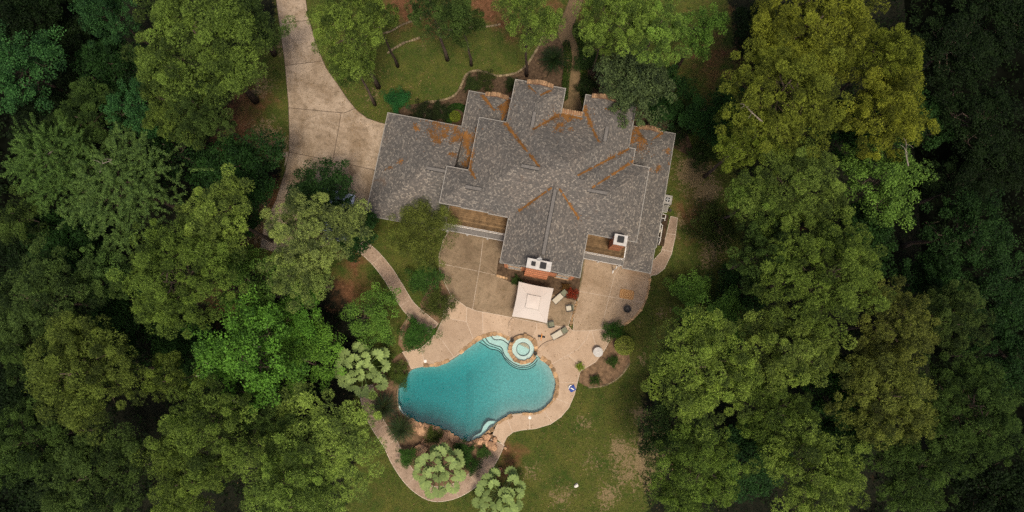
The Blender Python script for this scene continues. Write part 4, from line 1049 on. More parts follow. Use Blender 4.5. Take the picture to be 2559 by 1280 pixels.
# ---- cars under the tree by the garage
def car(px, py, ang, label, paint):
    r = empty("parked_car", at(px, py, .05), ang); tag(r, label, "car", "cars parked under the tree by the garage")
    prof = [(-2.25, .35), (-2.3, .75), (-2.1, .95), (-1.5, 1.0), (1.1, 1.0), (2.0, .88), (2.3, .7), (2.28, .35)]
    V = []; F = []; n = len(prof)
    for y, k in ((-.9, 1), (.9, 1)): V += [(x, y, z) for x, z in prof]
    F = [tuple(range(n)), tuple(reversed(range(n, 2 * n)))] + [(i, n + i, n + (i + 1) % n, (i + 1) % n) for i in range(n)]
    bd = mk("body", V, F, paint, r); bv = bd.modifiers.new("b", 'BEVEL'); bv.width = .08; bv.segments = 3
    cab = MB().add([(-1.9, -.82, .99), (1.15, -.82, .99), (1.15, .82, .99), (-1.9, .82, .99), (-1.4, -.66, 1.45), (.45, -.66, 1.45), (.45, .66, 1.45), (-1.4, .66, 1.45)],
                   [(0, 1, 5, 4), (1, 2, 6, 5), (2, 3, 7, 6), (3, 0, 4, 7), (4, 5, 6, 7)]).build("window", 'glass', r)
    MB().box((-.47, 0, 1.47), (1.85, 1.34, .05)).build("roof_panel", paint, r)
    for sx in (-1.4, 1.4):
        for sy in (-.85, .85):
            w = MB().tube([(sx, sy - .1, .33), (sx, sy + .1, .33)], .33, 16).build("wheel", 'rubber', r); MB().tube([(sx, sy - .11, .33), (sx, sy + .11, .33)], .18, 10).build("rim", 'metal', w)
    for s_ in (-.65, .65): MB().box((2.27, s_, .68), (.06, .34, .14)).build("headlight", 'white', r)
car(838, 500, math.radians(-12), "pale blue car glimpsed through the tree, nearer the house's front", 'car')
car(836, 582, math.radians(-12), "silver-blue car glimpsed through the tree, nearer the garden path", 'car')

# ================================================================== PLANTS
def tri_mesh(name, co, tri, rn, mat):
    me = bpy.data.meshes.new(name); nv = len(co); nt_ = len(tri)
    me.vertices.add(nv); me.vertices.foreach_set("co", np.asarray(co, np.float32).ravel())
    me.loops.add(nt_ * 3); me.loops.foreach_set("vertex_index", np.asarray(tri, np.int32).ravel())
    me.polygons.add(nt_); me.polygons.foreach_set("loop_start", np.arange(0, nt_ * 3, 3, dtype=np.int32))
    a = me.attributes.new("rnd", 'FLOAT', 'FACE'); a.data.foreach_set("value", np.asarray(rn, np.float32))
    me.materials.append(M[mat]); me.update(calc_edges=True); return me
def unit(a): return a / np.maximum(1e-9, np.linalg.norm(a, axis=-1, keepdims=True))
def needles(g, centers, radii, tufts, blades, ln=(.20, .36), wd=.055, flat=.62, low=-.25):
    """pine foliage: clumps of tufts, each tuft a burst of needle blades"""
    n = len(centers)
    d = g.normal(size=(n, tufts, 3)); d[..., 2] = np.abs(d[..., 2]) * 1.0 + low * g.random((n, tufts)); d = unit(d)
    rr = radii[:, None, None] * (0.45 + 0.62 * np.sqrt(g.random((n, tufts, 1))))
    rr = rr * np.where(g.random((n, tufts, 1)) < .05, g.uniform(1.05, 1.45, (n, tufts, 1)), 1.0)   # loose sprays
    pos = centers[:, None, :] + d * rr * np.array([1, 1, flat])
    td = unit(d * .8 + np.array([0, 0, .45]) + g.normal(size=d.shape) * .25)
    bd = unit(td[:, :, None, :] * .55 + g.normal(size=(n, tufts, blades, 3)) * .75)
    L_ = (ln[0] + (ln[1] - ln[0]) * g.random((n, tufts, blades, 1)))
    p0 = np.broadcast_to(pos[:, :, None, :], bd.shape) + g.normal(size=bd.shape) * .03
    side = unit(np.cross(bd, g.normal(size=bd.shape)))
    w = wd * (.7 + .6 * g.random((n, tufts, blades, 1)))
    a = p0 - side * w / 2; b = p0 + side * w / 2; c = p0 + bd * L_
    co = np.stack([a, b, c], -2).reshape(-1, 3); m = len(co) // 3
    rn = np.clip(np.repeat(np.clip(g.normal(.42, .30, (n, 1)) + g.normal(0, .26, (n, tufts)), 0, 1).ravel(), blades) + g.normal(0, .08, m), 0, 1)
    return co, np.arange(m * 3).reshape(-1, 3), rn
def leaves(g, centers, radii, count, size=(.14, .26), flat=.75, low=-.3, droop=0.0, aspect=.55, fill=.5):
    n = len(centers)
    d = g.normal(size=(n, count, 3)); d[..., 2] = np.abs(d[..., 2]) + low * g.random((n, count)); d = unit(d)
    pos = centers[:, None, :] + d * (radii[:, None, None] * (fill + (1.08 - fill) * g.random((n, count, 1)))) * np.array([1, 1, flat])
    nrm = unit(d * .6 + np.array([0, 0, .6]) + g.normal(size=d.shape) * .45)
    ax = unit(np.cross(nrm, g.normal(size=d.shape))); ax = unit(ax + d * .5 + np.array([0, 0, -droop])); bx = np.cross(nrm, ax)
    s = (size[0] + (size[1] - size[0]) * g.random((n, count, 1)))
    a = pos - ax * s * .5; c = pos + ax * s * .5; b = pos + bx * s * aspect * .5 - nrm * s * .06; e = pos - bx * s * aspect * .5 - nrm * s * .06
    co = np.stack([a, b, c, e], -2).reshape(-1, 3); m = n * count
    base = np.arange(m)[:, None] * 4
    tri = np.concatenate([base + [0, 1, 2], base + [0, 2, 3]], 1).reshape(-1, 3)
    rn = np.clip(np.repeat(g.normal(.42, .16, (n, 1)), count, 1).ravel() + g.normal(0, .2, m), 0, 1)
    return co, tri, np.repeat(rn, 2)
def limbs_mesh(g, H, r0, ends, lean, kink=.35, sub=3, base_z=0.35):
    b = MB(); N = 7
    tr = [Vector((lean[0] * (t ** 1.5), lean[1] * (t ** 1.5), H * t)) for t in np.linspace(0, 1, N)]
    for i in range(1, N): tr[i] += Vector((g.normal() * .12, g.normal() * .12, 0))
    tr[0].z = -.2
    b.tube(tr, [r0 * 1.35 if i == 0 else r0 * (1 - .82 * i / (N - 1)) for i in range(N)], 8)
    for e in ends:
        e = Vector(e); t = min(.97, max(base_z, (e.z - .28 * math.hypot(e.x - lean[0], e.y - lean[1])) / H)); k = t * (N - 1); i = int(k)
        s = tr[i].lerp(tr[min(i + 1, N - 1)], k - i)
        m = s.lerp(e, .5) + Vector((g.normal() * kink, g.normal() * kink, g.normal() * kink * .5 - .1))
        rr = r0 * (1 - .8 * t) * .55 + .03
        b.tube([s, s.lerp(m, .6), m, e], [rr, rr * .8, rr * .6, .025], 5)
        for _ in range(sub):
            q = m.lerp(e, g.random()); dd = Vector((g.normal(), g.normal(), .4 + .4 * g.random())).normalized() * (e - m).length * .55
            b.tube([q, q + dd * .6, q + dd], [rr * .35, rr * .25, .012], 4)
    return b
TREES = {}
def finish(key, co, tri, rn, trunk, R, zc, mat='leaf'):
    crown = tri_mesh("crown_" + key, co, tri, rn, mat)
    tm = bpy.data.meshes.new("trunk_" + key); tm.from_pydata(trunk.v, [], trunk.f); tm.update(); tm.materials.append(M['bark']); tm.polygons.foreach_set("use_smooth", [True] * len(tm.polygons))
    TREES[key] = (crown, tm, R, zc)
def pine(key, seed, R, H, lobes, per, tufts=130, blades=8, gap=1.0, depth=.30):
    g = np.random.default_rng(seed); C = []; Rd = []; ends = []
    for i in range(lobes):
        a = 2.4 * i + g.normal() * .35; rad = R * math.sqrt((i + .4) / lobes) * .82
        z = H - (rad / R) ** 2 * H * depth * .55 - abs(g.normal()) * H * .06 - (H * .05 if i else 0)
        e = np.array([rad * math.cos(a), rad * math.sin(a), z]); ends.append(tuple(e - [0, 0, .3]))
        lr = R * g.uniform(.24, .38); put = 0
        for k in range(per * 14):                # rounded clumps that sit side by side with gaps between
            q = e + g.normal(size=3) * [.62, .62, .36] * lr; rc = .36 + .85 * g.beta(1.3, 1.7)
            if any(math.dist(q, c_) < .58 * (rc + r_) for c_, r_ in zip(C, Rd)): continue
            C.append(q); Rd.append(rc); put += 1
            if put >= per: break
    C = np.array(C); Rd = np.array(Rd)
    co, tri, rn = needles(g, C, Rd, tufts, blades, (.11, .22), .042, .75, -.45)
    finish(key, co, tri, rn, limbs_mesh(g, H * .97, .17 + R * .032, ends, (g.normal() * .4, g.normal() * .4), .5), R, H * .93)
pine("pine_a", 1, 5.2, 18, 15, 9); pine("pine_b", 2, 5.2, 17.5, 12, 11); pine("pine_c", 3, 5.0, 17, 17, 7); pine("pine_d", 4, 6.6, 19, 22, 9)
pine("pine_e", 5, 3.3, 15, 8, 7); pine("pine_f", 6, 6.2, 18.5, 17, 12); pine("pine_g", 8, 4.2, 16, 10, 9)
def broad(key, seed, R, H, lobes, per, count=90, size=(.16, .30), depth=.5, lr_=(.26, .4), flat=.75, droop=0.0, aspect=.55, rad_c=(.5, .95)):
    g = np.random.default_rng(seed); C = []; Rd = []; ends = []
    for i in range(lobes):
        a = 2.4 * i + g.normal() * .3; rad = R * math.sqrt((i + .35) / lobes) * .84
        z = H - (rad / R) ** 2 * H * depth * .6 - abs(g.normal()) * H * .05
        e = np.array([rad * math.cos(a), rad * math.sin(a), z]); ends.append(tuple(e - [0, 0, .3])); lr = R * g.uniform(*lr_)
        for k in range(int(per * g.uniform(.7, 1.3))):
            q = g.normal(size=3) * [.55, .55, .35]; C.append(e + q * lr); Rd.append(g.uniform(*rad_c))
    C = np.array(C); Rd = np.array(Rd)
    co, tri, rn = leaves(g, C, Rd, count, size, flat, -.3, droop, aspect)
    finish(key, co, tri, rn, limbs_mesh(g, H * .93, .14 + R * .035, ends, (g.normal() * .3, g.normal() * .3), .4, base_z=.2), R, H * .88)
broad("oak_a", 11, 5.0, 14, 17, 9, 110); broad("oak_b", 12, 5.0, 13, 14, 11, 110); broad("oak_c", 13, 4.0, 10, 12, 9, 110, (.14, .26))
broad("dark_a", 14, 4.4, 11, 15, 10, 120, (.18, .32)); broad("dark_b", 15, 4.0, 9, 13, 9, 120, (.2, .34)); broad("magnolia", 16, 4.6, 9, 18, 10, 80, (.28, .44), aspect=.42)
broad("under_a", 17, 3.0, 5.5, 9, 8, 110, (.16, .28)); broad("under_b", 18, 3.2, 4.5, 10, 8, 110, (.14, .26))
broad("wispy", 20, 3.6, 6.5, 16, 10, 130, (.16, .34), .55, (.26, .42), .8, .5, .16, (.45, .8)); broad("crape", 21, 4.2, 7.5, 16, 8, 120, (.12, .22), .4, (.22, .36), .7, 0, .6, (.4, .75))
def feathery(key, seed, R, H, shoots=420):
    # long arching shoots clothed with narrow leaves
    g = np.random.default_rng(seed); C = []; Rd = []; ends = []
    for i in range(26):
        a = 2.4 * i; rad = R * math.sqrt((i + .3) / 26) * .8; z = H - (rad / R) ** 2 * H * .3 - abs(g.normal()) * .5; ends.append((rad * math.cos(a), rad * math.sin(a), z - .4))
    E_ = np.array(ends)
    cos = []
    for k in range(shoots):
        e = E_[g.integers(len(E_))] + g.normal(size=3) * [.9, .9, .4]; d = unit(np.array([e[0], e[1], 0]) / R + g.normal(size=3) * [.6, .6, .15] + [0, 0, .35]); ln = g.uniform(1.0, 2.2)
        for t in np.linspace(0, 1, 9): cos.append(np.append(e + d * ln * t + np.array([0, 0, -.5 * t * t * ln * .5]), t))
    cos = np.array(cos); co, tri, rn = leaves(g, cos[:, :3], np.full(len(cos), .22), 14, (.16, .30), .8, -.5, .3, .22, .2)
    finish(key, co, tri, rn, limbs_mesh(g, H * .9, .32, ends, (.2, .1), .4, base_z=.2), R, H * .9)
feathery("feathery", 30, 5.6, 13)

def tree(kind, px, py, rpx, col, label, name, group, zc=None, rz=None, trunk_col=None):
    crown, tm, R, zc0 = TREES[kind]
    zc = zc if zc is not None else zc0
    if group in (G_L, G_R, G_T) and zc > 10: rpx *= .88
    x, y = P(px, py, zc); Rm = rpx * (CAM_H - zc) / FPX
    s = Rm / R; sz = zc / zc0
    t = empty(name, (x, y, 0), rnd.uniform(0, 6.28) if rz is None else rz); t.scale = (s, s, sz)
    cat = "tree" if Rm > 1.6 and zc > 2.5 else "shrub"
    tag(t, label, cat, group)
    inst(tm, "trunk" if cat == "tree" else "stem", t); inst(crown, "crown" if cat == "tree" else "foliage", t, color=col)
    return t
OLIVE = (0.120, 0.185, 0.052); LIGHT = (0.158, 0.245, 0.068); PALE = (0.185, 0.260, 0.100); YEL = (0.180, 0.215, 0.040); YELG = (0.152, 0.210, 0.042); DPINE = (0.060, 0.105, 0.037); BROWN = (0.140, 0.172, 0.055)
BRIGHT = (0.088, 0.210, 0.038); MID = (0.084, 0.169, 0.041); DARK = (0.016, 0.044, 0.015); VDARK = (0.008, 0.018, 0.007); GREY = (0.089, 0.162, 0.054); TEAL = (0.034, 0.098, 0.039); HOLLY = (0.016, 0.046, 0.015)  # VDARK puts edge vignette into leaf colour; DARK deepens dark species by gap shade
G_L, G_R, G_T = "trees of the wood on the left", "trees of the wood on the right", "trees at the top round the front lawn"
PINES, BROADS = "pine_tree", "broadleaf_tree"
T = [  # kind, px, py, radius px, colour, label, name, group, crown height
 # ---- left wood
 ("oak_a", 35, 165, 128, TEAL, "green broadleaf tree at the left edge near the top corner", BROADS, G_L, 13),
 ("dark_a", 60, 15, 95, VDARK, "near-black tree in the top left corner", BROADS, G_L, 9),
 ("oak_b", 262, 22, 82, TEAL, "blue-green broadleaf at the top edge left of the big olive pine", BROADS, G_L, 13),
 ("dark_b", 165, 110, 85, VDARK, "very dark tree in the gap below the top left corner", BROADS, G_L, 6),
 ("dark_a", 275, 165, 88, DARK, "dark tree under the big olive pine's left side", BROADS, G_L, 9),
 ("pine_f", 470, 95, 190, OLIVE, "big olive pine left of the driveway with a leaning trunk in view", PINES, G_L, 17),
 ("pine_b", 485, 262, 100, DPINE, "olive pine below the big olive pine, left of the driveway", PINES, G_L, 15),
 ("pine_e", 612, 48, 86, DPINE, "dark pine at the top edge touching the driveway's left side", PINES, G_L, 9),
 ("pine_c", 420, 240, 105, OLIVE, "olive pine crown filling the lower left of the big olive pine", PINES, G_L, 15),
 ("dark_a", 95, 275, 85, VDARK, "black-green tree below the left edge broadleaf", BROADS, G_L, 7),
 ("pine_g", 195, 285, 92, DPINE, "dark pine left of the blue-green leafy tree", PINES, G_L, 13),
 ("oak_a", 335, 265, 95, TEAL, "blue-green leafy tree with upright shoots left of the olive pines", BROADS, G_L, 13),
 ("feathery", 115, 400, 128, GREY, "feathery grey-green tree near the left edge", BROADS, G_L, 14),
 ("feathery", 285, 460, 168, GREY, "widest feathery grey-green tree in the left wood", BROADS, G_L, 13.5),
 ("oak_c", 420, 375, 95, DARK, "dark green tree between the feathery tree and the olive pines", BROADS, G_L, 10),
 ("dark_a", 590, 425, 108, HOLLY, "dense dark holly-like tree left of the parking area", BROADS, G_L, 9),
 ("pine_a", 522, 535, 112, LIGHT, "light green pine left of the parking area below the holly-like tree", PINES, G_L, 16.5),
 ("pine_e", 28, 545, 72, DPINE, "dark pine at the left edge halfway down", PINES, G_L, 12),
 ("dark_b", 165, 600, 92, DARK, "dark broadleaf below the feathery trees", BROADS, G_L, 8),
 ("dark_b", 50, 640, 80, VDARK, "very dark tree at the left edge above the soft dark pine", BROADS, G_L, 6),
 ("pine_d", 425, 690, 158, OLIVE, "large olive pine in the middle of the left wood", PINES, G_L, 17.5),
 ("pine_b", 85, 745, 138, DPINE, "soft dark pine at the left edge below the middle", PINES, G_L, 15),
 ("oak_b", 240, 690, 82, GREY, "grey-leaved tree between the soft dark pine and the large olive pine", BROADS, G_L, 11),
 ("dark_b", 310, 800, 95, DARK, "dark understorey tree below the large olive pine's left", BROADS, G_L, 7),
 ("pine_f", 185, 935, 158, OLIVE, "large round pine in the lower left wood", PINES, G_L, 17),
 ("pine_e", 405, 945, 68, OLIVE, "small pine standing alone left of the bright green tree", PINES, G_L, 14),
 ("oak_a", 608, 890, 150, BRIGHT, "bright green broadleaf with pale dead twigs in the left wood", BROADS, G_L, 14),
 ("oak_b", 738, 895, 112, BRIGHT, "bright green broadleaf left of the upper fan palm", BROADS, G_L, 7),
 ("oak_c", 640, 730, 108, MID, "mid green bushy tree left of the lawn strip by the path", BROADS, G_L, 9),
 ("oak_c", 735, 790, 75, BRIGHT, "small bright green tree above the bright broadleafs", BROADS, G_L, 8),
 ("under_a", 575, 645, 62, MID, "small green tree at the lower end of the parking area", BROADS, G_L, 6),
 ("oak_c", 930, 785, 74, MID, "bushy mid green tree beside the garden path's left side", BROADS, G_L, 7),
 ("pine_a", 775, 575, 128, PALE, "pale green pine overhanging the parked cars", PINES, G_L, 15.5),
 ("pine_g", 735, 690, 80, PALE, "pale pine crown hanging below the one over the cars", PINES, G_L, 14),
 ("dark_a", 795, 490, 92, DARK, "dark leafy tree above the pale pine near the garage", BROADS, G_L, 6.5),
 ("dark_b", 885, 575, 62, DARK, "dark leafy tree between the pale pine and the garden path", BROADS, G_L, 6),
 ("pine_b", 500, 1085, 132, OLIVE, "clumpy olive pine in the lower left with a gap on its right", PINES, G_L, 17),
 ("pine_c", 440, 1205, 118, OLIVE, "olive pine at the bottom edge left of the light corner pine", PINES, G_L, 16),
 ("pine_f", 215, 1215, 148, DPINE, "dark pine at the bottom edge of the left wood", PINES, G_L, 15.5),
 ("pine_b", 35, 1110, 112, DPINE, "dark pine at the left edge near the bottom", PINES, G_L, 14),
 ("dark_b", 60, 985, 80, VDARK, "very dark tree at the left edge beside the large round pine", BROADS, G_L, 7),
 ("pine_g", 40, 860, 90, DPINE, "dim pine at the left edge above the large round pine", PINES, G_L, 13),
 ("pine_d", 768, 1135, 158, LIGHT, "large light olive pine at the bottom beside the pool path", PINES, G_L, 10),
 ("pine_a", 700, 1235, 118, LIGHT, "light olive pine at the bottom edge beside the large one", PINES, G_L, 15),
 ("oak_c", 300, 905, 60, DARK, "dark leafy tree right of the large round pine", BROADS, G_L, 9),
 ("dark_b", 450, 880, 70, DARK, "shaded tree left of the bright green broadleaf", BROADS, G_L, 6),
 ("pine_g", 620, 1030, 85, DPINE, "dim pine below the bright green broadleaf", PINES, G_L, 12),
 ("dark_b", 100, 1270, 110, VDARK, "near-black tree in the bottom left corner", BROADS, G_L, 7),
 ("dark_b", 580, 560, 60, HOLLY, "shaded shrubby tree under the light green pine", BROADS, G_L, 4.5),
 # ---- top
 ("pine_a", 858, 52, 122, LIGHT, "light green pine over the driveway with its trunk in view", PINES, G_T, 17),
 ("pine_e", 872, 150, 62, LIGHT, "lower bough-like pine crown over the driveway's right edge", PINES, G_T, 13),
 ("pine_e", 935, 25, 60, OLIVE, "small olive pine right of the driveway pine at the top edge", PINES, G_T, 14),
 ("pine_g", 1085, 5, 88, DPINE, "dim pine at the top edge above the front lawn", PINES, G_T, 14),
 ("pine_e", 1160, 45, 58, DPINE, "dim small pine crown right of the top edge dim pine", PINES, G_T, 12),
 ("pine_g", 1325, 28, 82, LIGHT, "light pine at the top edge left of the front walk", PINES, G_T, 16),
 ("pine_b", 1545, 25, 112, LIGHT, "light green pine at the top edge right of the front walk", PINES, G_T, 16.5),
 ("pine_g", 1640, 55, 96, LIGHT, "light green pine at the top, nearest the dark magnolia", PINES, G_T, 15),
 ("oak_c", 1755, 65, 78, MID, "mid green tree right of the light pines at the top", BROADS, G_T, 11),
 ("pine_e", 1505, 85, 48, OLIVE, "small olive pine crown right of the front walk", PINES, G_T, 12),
 ("magnolia", 1588, 205, 98, (.062, .095, .052), "dark glossy magnolia-like tree at the house's front right corner", BROADS, G_T, 7.5),
 ("under_b", 1680, 215, 60, HOLLY, "dark low tree right of the magnolia-like tree", BROADS, G_T, 4),
 ("under_a", 1655, 280, 46, HOLLY, "dark shrub between the magnolia-like tree and the right wing", "shrub", G_T, 3),
 # ---- right wood
 ("pine_f", 2050, 30, 172, YEL, "yellowish pine at the top edge of the right wood", PINES, G_R, 18),
 ("pine_d", 1975, 225, 178, YELG, "large yellow-green pine with bare limbs showing, upper right wood", PINES, G_R, 18),
 ("pine_a", 2235, 130, 108, YELG, "yellow-green pine right of the large yellow-green one", PINES, G_R, 17),
 ("pine_b", 2235, 270, 122, YEL, "most golden pine, right of centre in the upper right wood", PINES, G_R, 17.5),
 ("pine_c", 1880, 340, 92, YELG, "yellow-green pine nearest the house's right wing", PINES, G_R, 16),
 ("pine_a", 2010, 455, 138, OLIVE, "rounded green pine below the large yellow-green pine", PINES, G_R, 17),
 ("pine_g", 1905, 490, 74, LIGHT, "green pine crown at the lawn's edge right of the dry patch", PINES, G_R, 15.5),
 ("oak_a", 2215, 450, 122, MID, "leafy green tree right of the rounded green pine", BROADS, G_R, 15),
 ("pine_d", 2075, 685, 172, OLIVE, "largest olive pine in the middle of the right wood", PINES, G_R, 18),
 ("pine_b", 1925, 640, 98, DPINE, "dark green pine left of the largest olive pine", PINES, G_R, 15.5),
 ("oak_c", 1790, 810, 88, MID, "low bushy green tree at the lawn's edge above the clumpy pine", BROADS, G_R, 6),
 ("under_a", 1730, 730, 52, MID, "small bush on the lawn's right edge", "shrub", G_R, 3.4),
 ("pine_f", 1775, 925, 150, LIGHT, "big clumpy light pine at the right lawn's edge", PINES, G_R, 17),
 ("pine_a", 2000, 875, 122, LIGHT, "clumpy light pine right of the big one by the lawn", PINES, G_R, 17.5),
 ("pine_c", 1945, 1030, 108, OLIVE, "olive pine between the clumpy light pine and the bottom one", PINES, G_R, 15),
 ("pine_d", 1745, 1190, 132, OLIVE, "round dense pine at the bottom beside the lawn", PINES, G_R, 15),
 ("oak_c", 1700, 1075, 92, DPINE, "dull green tree between the two big pines by the lawn", BROADS, G_R, 8),
 ("pine_b", 2050, 1195, 138, LIGHT, "bright pine at the bottom of the right wood", PINES, G_R, 17),
 ("pine_f", 2225, 1000, 138, BROWN, "brownish pine in the lower right wood", PINES, G_R, 16.5),
 ("pine_a", 2265, 820, 116, BROWN, "brown-green pine right of the clumpy light pine", PINES, G_R, 16.5),
 ("pine_g", 2390, 800, 98, DPINE, "dim olive pine right of the brown-green pine", PINES, G_R, 15),
 ("pine_d", 2445, 1030, 152, DPINE, "big dark pine at the right edge, lower wood", PINES, G_R, 16),
 ("pine_c", 2300, 1190, 118, DPINE, "dark olive pine at the bottom right", PINES, G_R, 15),
 ("dark_a", 2120, 1080, 75, DARK, "dark tree in the gap above the bright bottom pine", BROADS, G_R, 8),
 ("dark_b", 1890, 1150, 85, DARK, "dark low tree in the gap between the two bottom pines", BROADS, G_R, 5),
 ("oak_b", 2380, 120, 118, VDARK, "near-black tree right of the upper yellow-green pines", BROADS, G_R, 9),
 ("oak_a", 2445, 290, 112, VDARK, "near-black tree at the right, beside the most golden pine", BROADS, G_R, 10),
 ("dark_a", 2520, 60, 100, VDARK, "near-black tree in the top right corner", BROADS, G_R, 7),
 ("oak_a", 2430, 575, 122, DARK, "dark leafy tree at the right edge level with the house", BROADS, G_R, 12),
 ("oak_b", 2400, 470, 84, VDARK, "near-black tree above the dark leafy tree at the right edge", BROADS, G_R, 8),
 ("dark_a", 2520, 400, 82, VDARK, "very dark tree on the right edge in the upper half", BROADS, G_R, 7),
 ("oak_b", 2480, 730, 112, DARK, "dark broadleaf on the right edge below the middle", BROADS, G_R, 10),
 ("dark_a", 2340, 700, 80, DARK, "dark tree right of the largest olive pine", BROADS, G_R, 9),
 ("oak_b", 2530, 890, 90, DARK, "dark broadleaf on the right edge above the big dark pine", BROADS, G_R, 10),
 ("dark_a", 2500, 1230, 110, VDARK, "near-black tree in the bottom right corner", BROADS, G_R, 9),
 ("dark_b", 2300, 300, 80, DARK, "shaded tree under the most golden pine", BROADS, G_R, 8),
 ("dark_b", 1800, 290, 82, HOLLY, "shaded low tree between the right wing and the yellow-green pines", BROADS, G_R, 4.5),
 ("dark_b", 2120, 330, 90, DARK, "shaded tree between the yellow-green pines", BROADS, G_R, 9),
 ("dark_b", 2150, 590, 90, DARK, "shaded tree between the leafy tree and the largest olive pine", BROADS, G_R, 9),
 ("under_b", 1850, 720, 70, HOLLY, "dark undergrowth bush below the dark green pine at the lawn", "shrub", G_R, 3.5),
 ("dark_b", 2080, 960, 75, DARK, "dark tree between the clumpy light pine and the brownish pine", BROADS, G_R, 9),
 ("dark_b", 1920, 100, 90, VDARK, "dark low tree between the top pines of the right wood", BROADS, G_R, 5),
 ("under_b", 1790, 560, 62, (.04, .062, .018), "faint green bush on the lawn beside the dry patches", "shrub", G_R, 3),
]
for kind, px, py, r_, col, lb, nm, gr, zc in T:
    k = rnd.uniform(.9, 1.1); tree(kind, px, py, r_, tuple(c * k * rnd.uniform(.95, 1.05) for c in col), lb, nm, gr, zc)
# ---- garden trees and shrubs by the house
GS_ = "shrubs of the garden"
for kind, px, py, r_, col, lb, nm, zc in [
 ("wispy", 1052, 580, 84, (.095, .125, .034), "wispy olive tree overhanging the garage roof's lower corner", "garden_tree", 5.2),
 ("under_a", 1060, 690, 46, (.03, .075, .018), "green bush under the wispy tree at the terrace's left", "shrub", 1.6),
 ("under_b", 1096, 757, 40, (.05, .072, .02), "reddish-green shrub where the garden path meets the terrace", "shrub", 1.6),
 ("under_a", 1040, 835, 44, (.03, .085, .018), "dense green shrub between the garden path and the deck", "shrub", 1.8),
 ("under_b", 985, 925, 30, (.055, .085, .02), "low yellow-green shrub beside the upper fan palm", "shrub", .9),
 ("under_a", 1002, 948, 22, (.04, .075, .02), "small green shrub at the pool's left edge", "shrub", .8),
 ("under_a", 1015, 1142, 26, (.035, .09, .02), "round green shrub left of the middle fan palm", "shrub", 1.2),
 ("under_b", 1082, 1088, 22, (.05, .075, .02), "green shrub growing among the rockery boulders", "shrub", 1.0),
 ("under_a", 1160, 1128, 28, (.022, .06, .014), "dark green shrub right of the middle fan palm", "shrub", 1.2),
 ("under_b", 1178, 1165, 24, (.02, .055, .012), "low dark shrub inside the pool path's right bend", "shrub", .9),
 ("under_a", 1208, 1130, 18, (.035, .08, .02), "tiny green shrub by the pool path's right end", "shrub", .7),
 ("under_b", 1534, 830, 28, (.024, .07, .014), "spiky dark green shrub at the right terrace's lower corner", "shrub", 1.0),
 ("under_a", 1532, 905, 16, (.03, .065, .016), "small green shrub below the round topiary", "shrub", .7),
 ("under_b", 1488, 952, 14, (.03, .065, .016), "small green shrub at the mulch bed's lower end", "shrub", .6),
 ("under_b", 1450, 916, 11, (.17, .25, .03), "bright lime plant at the pool deck's right edge", "shrub", .5),
 ("under_b", 1430, 733, 15, (.20, .035, .022), "red-leaved shrub beside the lounger by the canopy", "shrub", .9),
 ("under_a", 1412, 718, 12, (.09, .05, .02), "small brownish plant at the lounger's head", "shrub", .6),
 ("under_a", 1290, 700, 14, (.03, .06, .018), "small green plant at the canopy's upper left corner", "shrub", .7),
 ("under_a", 993, 250, 35, (.018, .085, .030), "blue-green shrub at the garage's upper left corner", "shrub", 2.2),
 ("under_b", 1060, 283, 34, (.014, .022, .010), "blackish shrub in the bed above the garage roof", "shrub", 1.4),
 ("under_b", 1100, 275, 28, (.015, .026, .010), "blackish low plant left of the round hedge", "shrub", 1.0),
 ("under_b", 1215, 200, 26, (.030, .042, .014), "low dark plant in the front bed's middle", "shrub", .8),
 ("under_a", 1180, 212, 24, (.022, .038, .012), "low dark plant in the front bed's left bend", "shrub", .8),
 ("under_a", 1280, 210, 20, (.020, .034, .012), "low dark plant at the left of the tallest front wing", "shrub", .8),
 ("under_a", 1470, 150, 38, (.016, .036, .010), "dark shrub right of the front walk", "shrub", 1.6),
 ("under_b", 1470, 215, 30, (.012, .024, .008), "black-green shrub by the front door's right", "shrub", 1.2),
 ("under_b", 1380, 235, 20, (.014, .026, .008), "black-green shrub by the front door's left", "shrub", 1.0),
 ("under_b", 1700, 330, 34, (.014, .028, .010), "dark shrub at the right wing's far corner", "shrub", 1.6),
 ("under_a", 1720, 290, 36, (.024, .050, .014), "dark bush beyond the right wing's far corner", "shrub", 2.2),
 ("under_b", 1760, 385, 40, (.022, .044, .014), "dark bush above the dry lawn patch", "shrub", 1.8),
 ("under_a", 950, 900, 26, (.05, .09, .02), "green shrub behind the upper fan palm", "shrub", .9),
]: tree(kind, px, py, r_, col, lb, nm, GS_, zc)
# clipped topiary, globe shrub and curved hedge
def clipped(name, label, pts, rad, col, px, py, parts=("foliage", "stem"), z0=.0, n_per=900, size=(.07, .13)):
    g = np.random.default_rng(int(px)); r = empty(name, at(px, py)); tag(r, label, "shrub" if name != "hedge" else "hedge")
    co, tri, rn = leaves(g, np.array(pts), np.array(rad), n_per, size, .9, -.9, 0, .6, .86)
    inst(tri_mesh("foliage", co, tri, rn, 'leaf'), "foliage", r, color=col)
    MB().tube([(0, 0, -.02), (0, 0, max(p[2] for p in pts))], [.08, .03], 6).build("stem", 'bark', r)
clipped("topiary", "large round clipped topiary beside the pool deck's mulch bed", [(0, 0, .95)], [1.02], (.24, .30, .075), 1557, 863, n_per=5200)
clipped("globe_shrub", "small yellow-green globe shrub inside the curved hedge", [(0, 0, .55)], [.62], (.10, .135, .022), 1138, 295, n_per=2200)
hp = [(1.15 * math.cos(a), 1.15 * math.sin(a), .45) for a in np.linspace(math.radians(40), math.radians(215), 12)]
clipped("hedge", "dark green curved hedge in front of the garage wing", hp, [.36] * 12, (.024, .062, .014), 1143, 293, n_per=420)

